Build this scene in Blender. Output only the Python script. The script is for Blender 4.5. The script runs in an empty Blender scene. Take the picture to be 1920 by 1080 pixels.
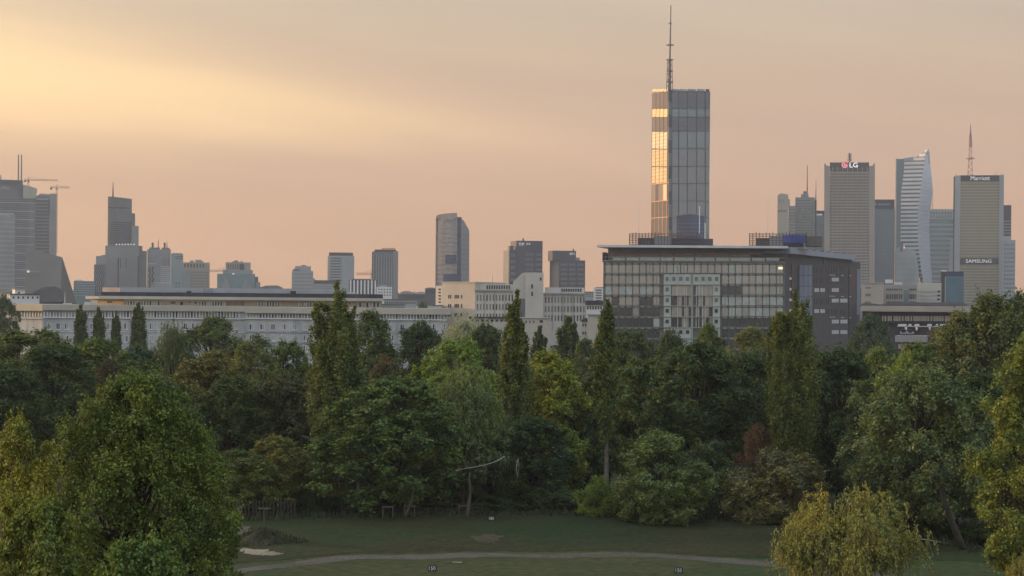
import bpy, math, random
import numpy as np
from mathutils import Vector, Matrix

# ------------------------------------------------------------------ camera, world, sun, exposure
scene = bpy.context.scene
col = scene.collection
F = 4107.0                      # focal length in pixels of a 1920 wide frame (77 mm equivalent)
HOR = 565.0                     # row of the optical axis
CAMZ = 20.0
ROLL = math.radians(0.5)

cam_data = bpy.data.cameras.new('camera')
cam = bpy.data.objects.new('camera', cam_data)
col.objects.link(cam)
cam.location = (0, 0, CAMZ)
cam.rotation_euler = (math.radians(90), -ROLL, 0)
cam_data.sensor_width = 36.0
cam_data.lens = F / 1920 * 36.0
cam_data.shift_y = (HOR - 540) / 1920
cam_data.clip_start = 1.0
cam_data.clip_end = 40000
scene.camera = cam

SUN_AZ = math.radians(-66)      # from the view axis, negative = left
SUN_EL = math.radians(6.5)
S = Vector((math.sin(SUN_AZ) * math.cos(SUN_EL), math.cos(SUN_AZ) * math.cos(SUN_EL), math.sin(SUN_EL)))

world = bpy.data.worlds.new('World')
scene.world = world
world.use_nodes = True
nt = world.node_tree
nt.nodes.clear()


def wn(t, **kw):
    n = nt.nodes.new(t)
    for k, v in kw.items():
        setattr(n, k, v)
    return n


def wmath(op, a, b=None, c=None, clamp=False):
    n = wn('ShaderNodeMath', operation=op, use_clamp=clamp)
    for i, v in enumerate((a, b, c)):
        if v is None:
            continue
        if isinstance(v, (int, float)):
            n.inputs[i].default_value = v
        else:
            nt.links.new(v, n.inputs[i])
    return n.outputs[0]


def wmix(fac, a, b, blend='MIX'):
    n = wn('ShaderNodeMix', data_type='RGBA', blend_type=blend)
    for sock, v in ((n.inputs[0], fac), (n.inputs[6], a), (n.inputs[7], b)):
        if isinstance(v, (int, float)):
            sock.default_value = v
        elif isinstance(v, tuple):
            sock.default_value = (*v, 1)
        else:
            nt.links.new(v, sock)
    return n.outputs[2]


tc = wn('ShaderNodeTexCoord')
sep = wn('ShaderNodeSeparateXYZ')
nt.links.new(tc.outputs['Generated'], sep.inputs[0])
vx, vy, vz = sep.outputs
az = wmath('ARCTAN2', vx, vy)
dot = wn('ShaderNodeVectorMath', operation='DOT_PRODUCT')
nt.links.new(tc.outputs['Generated'], dot.inputs[0])
dot.inputs[1].default_value = S
cs = wmath('MAXIMUM', dot.outputs['Value'], 0.0)
# thin cloud veil: colour by elevation
ramp = wn('ShaderNodeValToRGB')
el = wmath('MAXIMUM', vz, 0.0)
nt.links.new(wmath('POWER', el, 0.5), ramp.inputs[0])
stops = [(0.0, (0.475, 0.278, 0.172)), (0.20, (0.475, 0.285, 0.18)), (0.27, (0.472, 0.305, 0.205)), (0.33, (0.465, 0.337, 0.24)),
         (0.38, (0.45, 0.378, 0.29)), (0.55, (0.50, 0.52, 0.54)), (0.75, (0.56, 0.65, 0.76)), (1.0, (0.56, 0.68, 0.84))]  # upper stops set brighter than the visible sky to light the trees from above
cr = ramp.color_ramp
while len(cr.elements) < len(stops):
    cr.elements.new(0.5)
for e, (p, c) in zip(cr.elements, stops):
    e.position = p
    e.color = (*c, 1)
veil = ramp.outputs[0]
# soft uneven veil
comb = wn('ShaderNodeCombineXYZ')
nt.links.new(wmath('MULTIPLY', az, 5.0), comb.inputs[0])
nt.links.new(wmath('ADD', wmath('MULTIPLY', vz, 42.0), wmath('MULTIPLY', az, 4.2)), comb.inputs[1])
nz = wn('ShaderNodeTexNoise')
nt.links.new(comb.outputs[0], nz.inputs['Vector'])
nz.inputs['Scale'].default_value = 1.0
nz.inputs['Detail'].default_value = 5.0
nz.inputs['Roughness'].default_value = 0.5
soft = nz.outputs[0]
veil = wmix(1.0, veil, wmix(wmath('MULTIPLY', wmath('SUBTRACT', soft, 0.3), 2.0, clamp=True), (0.93, 0.93, 0.95), (1.06, 1.05, 1.02)), 'MULTIPLY')
# warm brightening towards the sun
back = wn('ShaderNodeMapRange', interpolation_type='SMOOTHSTEP')     # the half of the sky away from the sunset is cooler
nt.links.new(dot.outputs['Value'], back.inputs[0])
back.inputs[1].default_value = -0.05
back.inputs[2].default_value = -0.7
veil = wmix(wmath('MULTIPLY', back.outputs[0], 0.75), veil, (0.50, 0.56, 0.64))
glow = wmath('ADD', wmath('MULTIPLY', wmath('POWER', cs, 2.4), 0.30), wmath('MULTIPLY', wmath('POWER', cs, 9.0), 1.3))
veil = wmix(1.0, veil, wmix(wmath('MINIMUM', glow, 1.0), (0, 0, 0), (1.0, 0.53, 0.13)), 'ADD')
# long streak of lit cloud running from the sun's side into the view
streak_c = wmath('ADD', wmath('SUBTRACT', vz, 0.0750), wmath('MULTIPLY', az, 0.105))
width = wmath('MULTIPLY_ADD', wmath('MAXIMUM', wmath('MULTIPLY', az, -1.0), 0.0), 0.060, 0.012)
width = wmath('MINIMUM', width, 0.027)
q = wmath('DIVIDE', wmath('ADD', streak_c, wmath('MULTIPLY', wmath('SUBTRACT', soft, 0.5), 0.028)), width)
bell = wmath('POWER', 2.718, wmath('MULTIPLY', wmath('MULTIPLY', q, q), -1.0))
amp = wn('ShaderNodeMapRange', interpolation_type='SMOOTHSTEP')
nt.links.new(az, amp.inputs[0])
amp.inputs[1].default_value = 0.12
amp.inputs[2].default_value = -0.17
streak = wmath('MULTIPLY', wmath('MULTIPLY', bell, amp.outputs[0]), wmath('MINIMUM', wmath('MULTIPLY', cs, 1.6), 1.0))
veil = wmix(1.0, veil, wmix(streak, (0, 0, 0), (0.36, 0.25, 0.07)), 'ADD')
sky = wn('ShaderNodeTexSky', sky_type='NISHITA')
sky.sun_disc = False
sky.sun_elevation = SUN_EL
sky.sun_rotation = SUN_AZ
sky.air_density = 1.0
sky.dust_density = 4.0
bg_sky = wn('ShaderNodeBackground')
nt.links.new(sky.outputs[0], bg_sky.inputs[0])
bg_sky.inputs[1].default_value = 0.05
bg_veil = wn('ShaderNodeBackground')
nt.links.new(veil, bg_veil.inputs[0])
bg_veil.inputs[1].default_value = 1.0
mixs = wn('ShaderNodeMixShader')
mixs.inputs[0].default_value = 0.9
nt.links.new(bg_sky.outputs[0], mixs.inputs[1])
nt.links.new(bg_veil.outputs[0], mixs.inputs[2])
wo = wn('ShaderNodeOutputWorld')
nt.links.new(mixs.outputs[0], wo.inputs[0])

sun_data = bpy.data.lights.new('sun', 'SUN')
sun_data.energy = 2.0
sun_data.angle = math.radians(2.0)
sun_data.color = (1.0, 0.66, 0.36)
sun = bpy.data.objects.new('sun', sun_data)
col.objects.link(sun)
sun.rotation_euler = (-S).to_track_quat('-Z', 'Y').to_euler()

vs = scene.view_settings
vs.view_transform = 'Standard'
vs.look = 'None'
vs.exposure = 0.57
vs.gamma = 1.0
vs.use_curve_mapping = False
scene.cycles.max_bounces = 4
scene.cycles.diffuse_bounces = 2
scene.cycles.glossy_bounces = 2
scene.cycles.transmission_bounces = 2
scene.cycles.volume_bounces = 0
scene.cycles.use_denoising = True

# ------------------------------------------------------------------ helpers
RS, RC = math.sin(ROLL), math.cos(ROLL)


def ray(px, py):
    u, v = px - 960.0, HOR - py
    return (u * RC - v * RS) / F, (u * RS + v * RC) / F


def P(px, py, d):
    a, b = ray(px, py)
    return Vector((a * d, d, CAMZ + b * d))


def G(px, py):
    """point of the level ground seen at a pixel"""
    a, b = ray(px, py)
    d = -CAMZ / b
    return Vector((a * d, d, 0.0))


MATS = {}


def mat(name, c, rough=0.85, metal=0.0, var=0.12, scale=0.3, spec=0.3, c2=None, bump=0.0, emit=None, stretch=None):
    if name in MATS:
        return MATS[name]
    m = bpy.data.materials.new(name)
    m.use_nodes = True
    t = m.node_tree
    b = t.nodes['Principled BSDF']
    b.inputs['Roughness'].default_value = rough
    b.inputs['Metallic'].default_value = metal
    b.inputs['Specular IOR Level'].default_value = spec
    b.inputs['Base Color'].default_value = (*c, 1)
    if var > 0 or c2:
        n = t.nodes.new('ShaderNodeTexNoise')
        n.inputs['Scale'].default_value = scale
        n.inputs['Detail'].default_value = 6
        n.inputs['Roughness'].default_value = 0.62
        g = t.nodes.new('ShaderNodeNewGeometry')
        src = g.outputs['Position']
        if stretch:
            mp = t.nodes.new('ShaderNodeMapping')
            mp.inputs['Scale'].default_value = stretch
            t.links.new(src, mp.inputs[0])
            src = mp.outputs[0]
        t.links.new(src, n.inputs['Vector'])
        r = t.nodes.new('ShaderNodeValToRGB')
        lo = c if c2 else tuple(max(0, x * (1 - var)) for x in c)
        hi = c2 if c2 else tuple(min(1, x * (1 + var)) for x in c)
        r.color_ramp.elements[0].position = 0.35
        r.color_ramp.elements[1].position = 0.65
        r.color_ramp.elements[0].color = (*lo, 1)
        r.color_ramp.elements[1].color = (*hi, 1)
        t.links.new(n.outputs[0], r.inputs[0])
        oi = t.nodes.new('ShaderNodeObjectInfo')
        mr = t.nodes.new('ShaderNodeMapRange')
        mr.inputs[3].default_value = 0.93
        mr.inputs[4].default_value = 1.07
        t.links.new(oi.outputs['Random'], mr.inputs[0])
        mx = t.nodes.new('ShaderNodeVectorMath')
        mx.operation = 'SCALE'
        t.links.new(r.outputs[0], mx.inputs[0])
        t.links.new(mr.outputs[0], mx.inputs['Scale'])
        t.links.new(mx.outputs[0], b.inputs['Base Color'])
        if bump:
            bp = t.nodes.new('ShaderNodeBump')
            bp.inputs['Strength'].default_value = bump
            bp.inputs['Distance'].default_value = 0.3
            t.links.new(n.outputs[0], bp.inputs['Height'])
            t.links.new(bp.outputs[0], b.inputs['Normal'])
    if emit:
        b.inputs['Emission Color'].default_value = (*c, 1)
        b.inputs['Emission Strength'].default_value = emit
    MATS[name] = m
    return m


def glass(name, c, metal=0.55, rough=0.12, wob=0.02):
    """coated facade glass: a dim mirror of the sky, each pane tilted a hair differently"""
    if name in MATS:
        return MATS[name]
    m = mat(name, c, rough=rough, metal=metal, var=0.06, scale=0.12, spec=0.5)
    t = m.node_tree
    b = t.nodes['Principled BSDF']
    g = t.nodes.new('ShaderNodeNewGeometry')
    n = t.nodes.new('ShaderNodeTexNoise')
    n.inputs['Scale'].default_value = 0.15
    t.links.new(g.outputs['Position'], n.inputs['Vector'])
    bp = t.nodes.new('ShaderNodeBump')
    bp.inputs['Strength'].default_value = 0.25
    bp.inputs['Distance'].default_value = wob * 6
    t.links.new(n.outputs[0], bp.inputs['Height'])
    t.links.new(bp.outputs[0], b.inputs['Normal'])
    return m


class MB:
    """collects boxes, prisms and tubes for one mesh object"""

    def __init__(s):
        s.v, s.f = [], []

    def box(s, x0, x1, y0, y1, z0, z1):
        i = len(s.v)
        s.v += [(x0, y0, z0), (x1, y0, z0), (x1, y1, z0), (x0, y1, z0), (x0, y0, z1), (x1, y0, z1), (x1, y1, z1), (x0, y1, z1)]
        s.f += [(i, i + 3, i + 2, i + 1), (i + 4, i + 5, i + 6, i + 7), (i, i + 1, i + 5, i + 4), (i + 1, i + 2, i + 6, i + 5),
                (i + 2, i + 3, i + 7, i + 6), (i + 3, i, i + 4, i + 7)]
        return s

    def front_poly(s, pts, y0, y1):
        """polygon in the facade plane (x, z), counter-clockwise from the front, extruded from y0 back to y1"""
        i, n = len(s.v), len(pts)
        s.v += [(x, y0, z) for x, z in pts] + [(x, y1, z) for x, z in pts]
        s.f.append(tuple(range(i, i + n)))
        s.f.append(tuple(range(i + 2 * n - 1, i + n - 1, -1)))
        for k in range(n):
            a, b = i + k, i + (k + 1) % n
            s.f.append((b, a, a + n, b + n))
        return s

    def plan_poly(s, pts, z0, z1, top=None):
        """plan polygon (x, y) raised from z0 to z1; top may give other points or heights per corner"""
        i, n = len(s.v), len(pts)
        tp = top or [(x, y, z1) for x, y in pts]
        s.v += [(x, y, z0) for x, y in pts] + [tuple(p) if len(p) == 3 else (p[0], p[1], z1) for p in tp]
        s.f.append(tuple(range(i + n - 1, i - 1, -1)))
        s.f.append(tuple(range(i + n, i + 2 * n)))
        for k in range(n):
            a, b = i + k, i + (k + 1) % n
            s.f.append((a, b, b + n, a + n))
        return s

    def tube(s, pts, radii, sides=6, cap=True):
        i0 = len(s.v)
        pts = [Vector(p) for p in pts]
        prev = None
        for k, p in enumerate(pts):
            d = (pts[min(k + 1, len(pts) - 1)] - pts[max(k - 1, 0)]).normalized()
            ref = Vector((1, 0, 0)) if abs(d.x) < 0.8 else Vector((0, 1, 0))
            if prev is not None:
                ref = prev
            n = (ref - d * ref.dot(d)).normalized()
            prev = n
            b = d.cross(n)
            for j in range(sides):
                a = 2 * math.pi * j / sides
                s.v.append(tuple(p + (n * math.cos(a) + b * math.sin(a)) * radii[k]))
        for k in range(len(pts) - 1):
            for j in range(sides):
                a = i0 + k * sides + j
                b2 = i0 + k * sides + (j + 1) % sides
                s.f.append((a, b2, b2 + sides, a + sides))
        if cap:
            s.f.append(tuple(range(i0 + sides - 1, i0 - 1, -1)))
            e = i0 + (len(pts) - 1) * sides
            s.f.append(tuple(range(e, e + sides)))
        return s

    def bar(s, a, b, r, sides=4):
        return s.tube([a, b], [r, r], sides)

    def build(s, name, m, parent=None, smooth=False, kind=None):
        me = bpy.data.meshes.new(name)
        me.from_pydata(s.v, [], s.f)
        me.materials.append(m)
        if smooth:
            me.polygons.foreach_set('use_smooth', [True] * len(me.polygons))
        o = bpy.data.objects.new(name, me)
        col.objects.link(o)
        if parent is not None:
            o.parent = parent
        if kind:
            o['kind'] = kind
        return o


def tag(o, label=None, cat=None, group=None, kind=None):
    for k, v in (('label', label), ('category', cat), ('group', group), ('kind', kind)):
        if v:
            o[k] = v
    return o


def empty(name, loc, rz=0.0):
    o = bpy.data.objects.new(name, None)
    o.location = loc
    o.rotation_euler = (0, 0, rz)
    o.empty_display_size = 0.5
    col.objects.link(o)
    return o


UNIT = {}


def piece(name, m, parent, x0, x1, y0, y1, z0, z1):
    """one box-shaped piece as an object of its own; alike pieces share one unit mesh"""
    key = (name, m.name)
    if key not in UNIT:
        UNIT[key] = MB().box(0, 1, 0, 1, 0, 1)
        me = bpy.data.meshes.new(name)
        me.from_pydata(UNIT[key].v, [], UNIT[key].f)
        me.materials.append(m)
        UNIT[key] = me
    o = bpy.data.objects.new(name, UNIT[key])
    o.location = (x0, y0, z0)
    o.scale = (x1 - x0, y1 - y0, z1 - z0)
    col.objects.link(o)
    o.parent = parent
    return o


def sub(name, m, parent, x0, x1, y0, y1, z0, z1):
    """a piece of a piece; sizes in the thing's metres, the parent piece is unscaled"""
    return piece(name, m, parent, x0, x1, y0, y1, z0, z1)


class Bld:
    """a building: an Empty at the foot of its front; fronts are measured off the photograph at the building's own distance"""

    def __init__(s, name, label, px, py, d, rot=0.0, cat='building', group=None):
        a, b = ray(px, py)
        s.o = Vector((a * d, d))
        s.az = math.atan2(s.o.x, d)
        s.r = -s.az + math.radians(rot)
        s.e = empty(name, (s.o.x, s.o.y, 0), s.r)
        tag(s.e, label, cat, group)
        s.ex = Vector((math.cos(s.r), math.sin(s.r)))
        s.ey = Vector((-math.sin(s.r), math.cos(s.r)))
        s.px, s.d = px, d

    def pt(s, px, py, y=0.0):
        tx, tz = ray(px, py)
        o = s.o + s.ey * y
        a = (o.y * tx - o.x) / (s.ex.x - s.ex.y * tx)
        t = o.y + a * s.ex.y
        return a, CAMZ + t * tz

    def side(s, px, py, x):
        """depth y and height on the side plane local x = const"""
        tx, tz = ray(px, py)
        o = s.o + s.ex * x
        a = (o.y * tx - o.x) / (s.ey.x - s.ey.y * tx)
        t = o.y + a * s.ey.y
        return a, CAMZ + t * tz

    def rect(s, px0, px1, pt_, pb, y=0.0):
        pm = (pt_ + (pb if pb is not None else HOR)) / 2
        xm = (px0 + px1) / 2
        x0, x1 = s.pt(px0, pm, y)[0], s.pt(px1, pm, y)[0]
        z1 = s.pt(xm, pt_, y)[1]
        z0 = s.pt(xm, pb, y)[1] if pb is not None else 0.0
        return x0, x1, z0, z1

    def box(s, name, m, px0, px1, pt_, pb=None, y=0.0, depth=20.0, kind=None, parent=None):
        x0, x1, z0, z1 = s.rect(px0, px1, pt_, pb, y)
        return MB().box(x0, x1, y, y + depth, z0, z1).build(name, m, parent or s.e, kind=kind)

    def piece(s, name, m, px0, px1, pt_, pb, y=-0.1, th=0.2, parent=None):
        x0, x1, z0, z1 = s.rect(px0, px1, pt_, pb, y)
        return piece(name, m, parent or s.e, x0, x1, y, y + th, z0, z1)

    def poly(s, name, m, pts, y=0.0, depth=20.0, kind=None):
        q = [s.pt(px, py, y) if py is not None else (s.pt(px, HOR, y)[0], 0.0) for px, py in pts]
        # counter-clockwise seen from the front
        a = sum(q[i][0] * q[(i + 1) % len(q)][1] - q[(i + 1) % len(q)][0] * q[i][1] for i in range(len(q)))
        if a < 0:
            q.reverse()
        return MB().front_poly(q, y, y + depth).build(name, m, s.e, kind=kind)

    def bands(s, name, m, px0, px1, pt_, pb, n, frac=0.5, y=0.0, proud=0.25, depth=0.3, kind='stuff'):
        x0, x1, z0, z1 = s.rect(px0, px1, pt_, pb, y)
        mb = MB()
        h = (z1 - z0) / n
        for i in range(n):
            mb.box(x0, x1, y - proud, y - proud + depth, z0 + h * (i + (1 - frac) / 2), z0 + h * (i + (1 + frac) / 2))
        return mb.build(name, m, s.e, kind=kind)

    def fins(s, name, m, px0, px1, pt_, pb, n, frac=0.4, y=0.0, proud=0.3, depth=0.35, kind='stuff'):
        x0, x1, z0, z1 = s.rect(px0, px1, pt_, pb, y)
        mb = MB()
        w = (x1 - x0) / n
        for i in range(n):
            mb.box(x0 + w * (i + (1 - frac) / 2), x0 + w * (i + (1 + frac) / 2), y - proud, y - proud + depth, z0, z1)
        return mb.build(name, m, s.e, kind=kind)

    def grid(s, name, m, px0, px1, pt_, pb, nx, ny, fx=0.6, fy=0.6, y=0.0, proud=0.12, depth=0.2, kind='stuff', skip=0.0, seed=1):
        x0, x1, z0, z1 = s.rect(px0, px1, pt_, pb, y)
        rg = random.Random(seed)
        mb = MB()
        w, h = (x1 - x0) / nx, (z1 - z0) / ny
        for i in range(nx):
            for j in range(ny):
                if rg.random() < skip:
                    continue
                cx, cz = x0 + w * (i + .5), z0 + h * (j + .5)
                mb.box(cx - w * fx / 2, cx + w * fx / 2, y - proud, y - proud + depth, cz - h * fy / 2, cz + h * fy / 2)
        return mb.build(name, m, s.e, kind=kind)

    def mast(s, name, m, px, pt_, pb, r0=0.5, r1=0.2, y=5.0):
        x, z1 = s.pt(px, pt_, y)
        z0 = s.pt(px, pb, y)[1]
        return MB().tube([(x, y, z0), (x, y, (z0 + z1) / 2), (x, y, z1)], [r0, (r0 + r1) / 2, r1], 6).build(name, m, s.e)

    def text(s, name, body, m, px0, px1, pyt, pyb, y=-0.4, font_scale=1.0, parent=None):
        x0, x1, z0, z1 = s.rect(px0, px1, pyt, pyb, y)
        cu = bpy.data.curves.new(name, 'FONT')
        cu.body = body
        cu.extrude = 0.05
        cu.size = 1.0
        cu.resolution_u = 2
        tmp = bpy.data.objects.new(name, cu)
        col.objects.link(tmp)
        bpy.context.view_layer.update()
        me = bpy.data.meshes.new_from_object(tmp)
        bpy.data.objects.remove(tmp)
        me.name = name
        me.materials.clear()
        me.materials.append(m)
        o = bpy.data.objects.new(name, me)
        col.objects.link(o)
        o.parent = parent or s.e
        bx0, bx1 = min(c.co.x for c in me.vertices), max(c.co.x for c in me.vertices)
        by0, by1 = min(c.co.y for c in me.vertices), max(c.co.y for c in me.vertices)
        sx, sy = (x1 - x0) / max(bx1 - bx0, .01), (z1 - z0) / max(by1 - by0, .01)
        o.rotation_euler = (math.radians(90), 0, 0)
        o.scale = (sx, sy, 1)
        o.location = (x0 - bx0 * sx, y, z0 - by0 * sy)
        return o

# ------------------------------------------------------------------ ground
def ground_mat(name, c1, c2, c3, scale, bump=0.4):
    m = bpy.data.materials.new(name)
    m.use_nodes = True
    t = m.node_tree
    b = t.nodes['Principled BSDF']
    b.inputs['Roughness'].default_value = 0.95
    b.inputs['Specular IOR Level'].default_value = 0.1
    g = t.nodes.new('ShaderNodeNewGeometry')

    def noise(s, det=6):
        n = t.nodes.new('ShaderNodeTexNoise')
        n.inputs['Scale'].default_value = s
        n.inputs['Detail'].default_value = det
        t.links.new(g.outputs['Position'], n.inputs['Vector'])
        return n.outputs[0]

    def mix(f, a, b2, lo=.4, hi=.6):
        mr = t.nodes.new('ShaderNodeMapRange')
        mr.inputs[1].default_value = lo
        mr.inputs[2].default_value = hi
        t.links.new(f, mr.inputs[0])
        x = t.nodes.new('ShaderNodeMix')
        x.data_type = 'RGBA'
        t.links.new(mr.outputs[0], x.inputs[0])
        for s, v in ((x.inputs[6], a), (x.inputs[7], b2)):
            if isinstance(v, tuple):
                s.default_value = (*v, 1)
            else:
                t.links.new(v, s)
        return x.outputs[2]
    a = mix(noise(scale), c1, c2, .35, .65)
    a = mix(noise(scale * 0.23, 3), a, c3, .45, .66)
    a = mix(noise(scale * 3.3, 5), a, c2, .52, .72)
    f = noise(scale * 9, 8)
    dk = t.nodes.new('ShaderNodeMapRange')
    dk.inputs[1].default_value = .25
    dk.inputs[2].default_value = .75
    dk.inputs[3].default_value = .6
    dk.inputs[4].default_value = 1.45
    t.links.new(f, dk.inputs[0])
    sc = t.nodes.new('ShaderNodeVectorMath')
    sc.operation = 'SCALE'
    t.links.new(a, sc.inputs[0])
    t.links.new(dk.outputs[0], sc.inputs['Scale'])
    t.links.new(sc.outputs[0], b.inputs['Base Color'])
    bp = t.nodes.new('ShaderNodeBump')
    bp.inputs['Strength'].default_value = bump
    bp.inputs['Distance'].default_value = 0.25
    t.links.new(f, bp.inputs['Height'])
    t.links.new(bp.outputs[0], b.inputs['Normal'])
    return m


SOIL = ground_mat('woodland_soil', (0.030, 0.030, 0.018), (0.045, 0.038, 0.024), (0.03, 0.036, 0.018), 0.3)
TURF = ground_mat('turf', (0.035, 0.047, 0.015), (0.050, 0.054, 0.021), (0.023, 0.050, 0.015), 0.14)
GRAVEL = ground_mat('gravel', (0.075, 0.070, 0.058), (0.11, 0.098, 0.082), (0.055, 0.058, 0.038), 0.6)
SAND = ground_mat('sand', (0.20, 0.175, 0.13), (0.28, 0.24, 0.18), (0.07, 0.075, 0.04), 0.8)
EARTH = ground_mat('earth', (0.060, 0.055, 0.036), (0.095, 0.082, 0.058), (0.042, 0.055, 0.022), 1.6, 0.9)

GX0, GX1, GY0, GY1 = -1700, 1700, -200, 4200
g = MB()
g.v += [(GX0, GY0, -0.12), (GX1, GY0, -0.12), (GX1, GY1, -0.12), (GX0, GY1, -0.12)]
g.f.append((0, 1, 2, 3))
tag(g.build('ground', SOIL), kind='structure')


def hgt(x, y):
    """gentle swells of the turf"""
    e = 0.10 * math.sin(x * .21 + 1.3) * math.sin(y * .17 + .4) + 0.06 * math.sin(x * .53 + y * .31)
    bank = 0.55 * max(0.0, min(1.0, (y - 174) / 14)) ** 2
    return 0.16 + e + bank * 0.5


def sheet(name, outline, m, dz=0.0, step=1.6, kind='structure'):
    """ground sheet cut to a plan outline, draped on the swells"""
    xs, ys = [p[0] for p in outline], [p[1] for p in outline]

    def inside(x, y):
        c = False
        n = len(outline)
        for i in range(n):
            x1, y1 = outline[i]
            x2, y2 = outline[(i + 1) % n]
            if (y1 > y) != (y2 > y) and x < (x2 - x1) * (y - y1) / (y2 - y1) + x1:
                c = not c
        return c
    nx, ny = int((max(xs) - min(xs)) / step) + 2, int((max(ys) - min(ys)) / step) + 2
    idx, mb = {}, MB()

    def vid(i, j):
        if (i, j) not in idx:
            x, y = min(xs) + i * step, min(ys) + j * step
            idx[(i, j)] = len(mb.v)
            mb.v.append((x, y, hgt(x, y) + dz))
        return idx[(i, j)]
    for i in range(nx):
        for j in range(ny):
            if inside(min(xs) + (i + .5) * step, min(ys) + (j + .5) * step):
                mb.f.append((vid(i, j), vid(i + 1, j), vid(i + 1, j + 1), vid(i, j + 1)))
    return tag(mb.build(name, m, smooth=True), kind=kind)


edge = [G(300, 984), G(430, 984), G(560, 978), G(700, 975), G(850, 973), G(1000, 973), G(1150, 975), G(1300, 979), G(1420, 985), G(1560, 994), G(1700, 1012), G(1830, 1034), G(1990, 1056)]
sheet('lawn', [(p.x, p.y) for p in edge] + [(60, 60), (-60, 60)], TURF)
# rough uncut bank before the wood, tree shade also put into its colour
ROUGH_SHADED = ground_mat('rough_turf_shaded', (0.023, 0.028, 0.009), (0.035, 0.035, 0.013), (0.016, 0.035, 0.010), 0.22, 0.6)
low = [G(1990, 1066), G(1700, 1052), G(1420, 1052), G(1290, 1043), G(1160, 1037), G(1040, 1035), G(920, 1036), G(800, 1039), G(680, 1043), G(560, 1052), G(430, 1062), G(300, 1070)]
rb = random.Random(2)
sheet('grass_bank', [(p.x, p.y - .3) for p in edge] + [(p.x, p.y + rb.uniform(-.5, .5)) for p in low], ROUGH_SHADED, 0.025, 0.8)
# the gravel path bending across the lawn, a strip of quads along its centre line
pc = [(330, 1105), (450, 1076), (560, 1060), (680, 1051), (800, 1047), (920, 1044), (1040, 1043), (1160, 1045), (1290, 1051), (1420, 1060), (1560, 1074), (1700, 1094)]
pts = [G(*q) for q in pc]
mb = MB()
N = 90
rg = random.Random(4)
for i in range(N + 1):
    k = i / N * (len(pts) - 1)
    j = min(int(k), len(pts) - 2)
    a, b, f = pts[j], pts[j + 1], k - j
    a0, b1 = pts[max(j - 1, 0)], pts[min(j + 2, len(pts) - 1)]
    p = 0.5 * ((2 * a) + (b - a0) * f + (2 * a0 - 5 * a + 4 * b - b1) * f * f + (3 * a - a0 - 3 * b + b1) * f ** 3)
    w1, w2 = 1.5 + rg.uniform(-.2, .2), 1.5 + rg.uniform(-.2, .2)
    for s_ in (-w1, 0, w2):
        mb.v.append((p.x, p.y + s_, hgt(p.x, p.y + s_) + (0.03 if s_ == 0 else 0.012)))
for i in range(N):
    for j in range(2):
        q = i * 3 + j
        mb.f.append((q, q + 3, q + 4, q + 1))
tag(mb.build('gravel_path', GRAVEL, smooth=True), kind='structure')


def blob_sheet(name, pix, m, dz):
    q = [G(*p) for p in pix]
    rr = random.Random(len(name))
    out = []
    for a, b in zip(q, q[1:] + q[:1]):
        for k in range(7):
            p = a.lerp(b, k / 7)
            out.append((p.x + rr.uniform(-.35, .35), p.y + rr.uniform(-.45, .45)))
    return sheet(name, out, m, dz, 0.2)


blob_sheet('gravel_yard', [(380, 1000), (430, 996), (470, 999), (462, 1010), (440, 1017), (400, 1016)], GRAVEL, 0.045)
blob_sheet('sand_strip', [(436, 1028), (470, 1033), (505, 1038), (532, 1042), (520, 1046), (480, 1045), (450, 1038)], SAND, 0.049)
blob_sheet('worn_turf', [(885, 1012), (915, 1009), (945, 1013), (930, 1022), (895, 1022)], EARTH, 0.045)
# heap of earth beside the gravel yard
c = G(492, 1022)
mb = MB()
rng = np.random.default_rng(3)
NR, NA = 26, 70
for i in range(NR + 1):
    r = i / NR
    for j in range(NA):
        a = 6.283 * j / NA
        lump = 1 + .16 * math.sin(3 * a + 1) + .1 * math.sin(7 * a + 5 * r)
        x, y = math.cos(a) * 3.3 * r * lump, math.sin(a) * 2.2 * r * lump
        z = 1.0 * (1 - r ** 1.5) ** 1.3 * (1 + .12 * math.sin(4 * a + 9 * r)) + rng.normal() * .055 * (1 - r * .4) + .10 * math.sin(x * 3.1 + y * 2) * math.sin(y * 4.3) * (1 - r) - (0.12 if i == NR else 0)
        mb.v.append((x, y, z))
for i in range(NR):
    for j in range(NA):
        mb.f.append((i * NA + j, (i + 1) * NA + j, (i + 1) * NA + (j + 1) % NA, i * NA + (j + 1) % NA))
o = mb.build('earth_heap', EARTH)
o.location = (c.x, c.y, hgt(c.x, c.y))
tag(o, 'heap of dark earth overgrown with weeds beside the gravel yard', 'heap')

# ------------------------------------------------------------------ near and middle buildings
rnd = random.Random(7)
CREAM = mat('cream_render', (0.50, 0.47, 0.38), var=.08, scale=.15)
WALLGREY = mat('grey_render', (0.50, 0.505, 0.50), var=.16, scale=.5, stretch=(1, 1, .18))
WHITE = mat('white_paint', (0.74, 0.74, 0.72), 0.6, var=.05)
OFFWHITE = mat('off_white_render', (0.58, 0.55, 0.49), var=.08, scale=.1)
BEIGE = mat('beige_render', (0.48, 0.43, 0.36), var=.08, scale=.1)
PEACH = mat('peach_render', (0.50, 0.40, 0.30), var=.1, scale=.2)
ROOFDARK = mat('bitumen_roof', (0.045, 0.045, 0.06), var=.3, scale=.3)
METAL = mat('zinc_sheet', (0.36, 0.38, 0.42), 0.5, metal=.3, var=.1, scale=.1)
CONC = mat('concrete', (0.33, 0.33, 0.33), var=.12, scale=.1)
DKGREY = mat('dark_panel', (0.07, 0.07, 0.085), .6, var=.15)
PANE_DARK = glass('pane_dark', (0.045, 0.05, 0.06), .3, .15)
PANE_PALE = mat('pane_curtain', (0.40, 0.41, 0.38), .35, var=.12, scale=.8, spec=.6)
PANE_TEAL = glass('pane_teal', (0.22, 0.28, 0.29), .45, .15)
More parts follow.
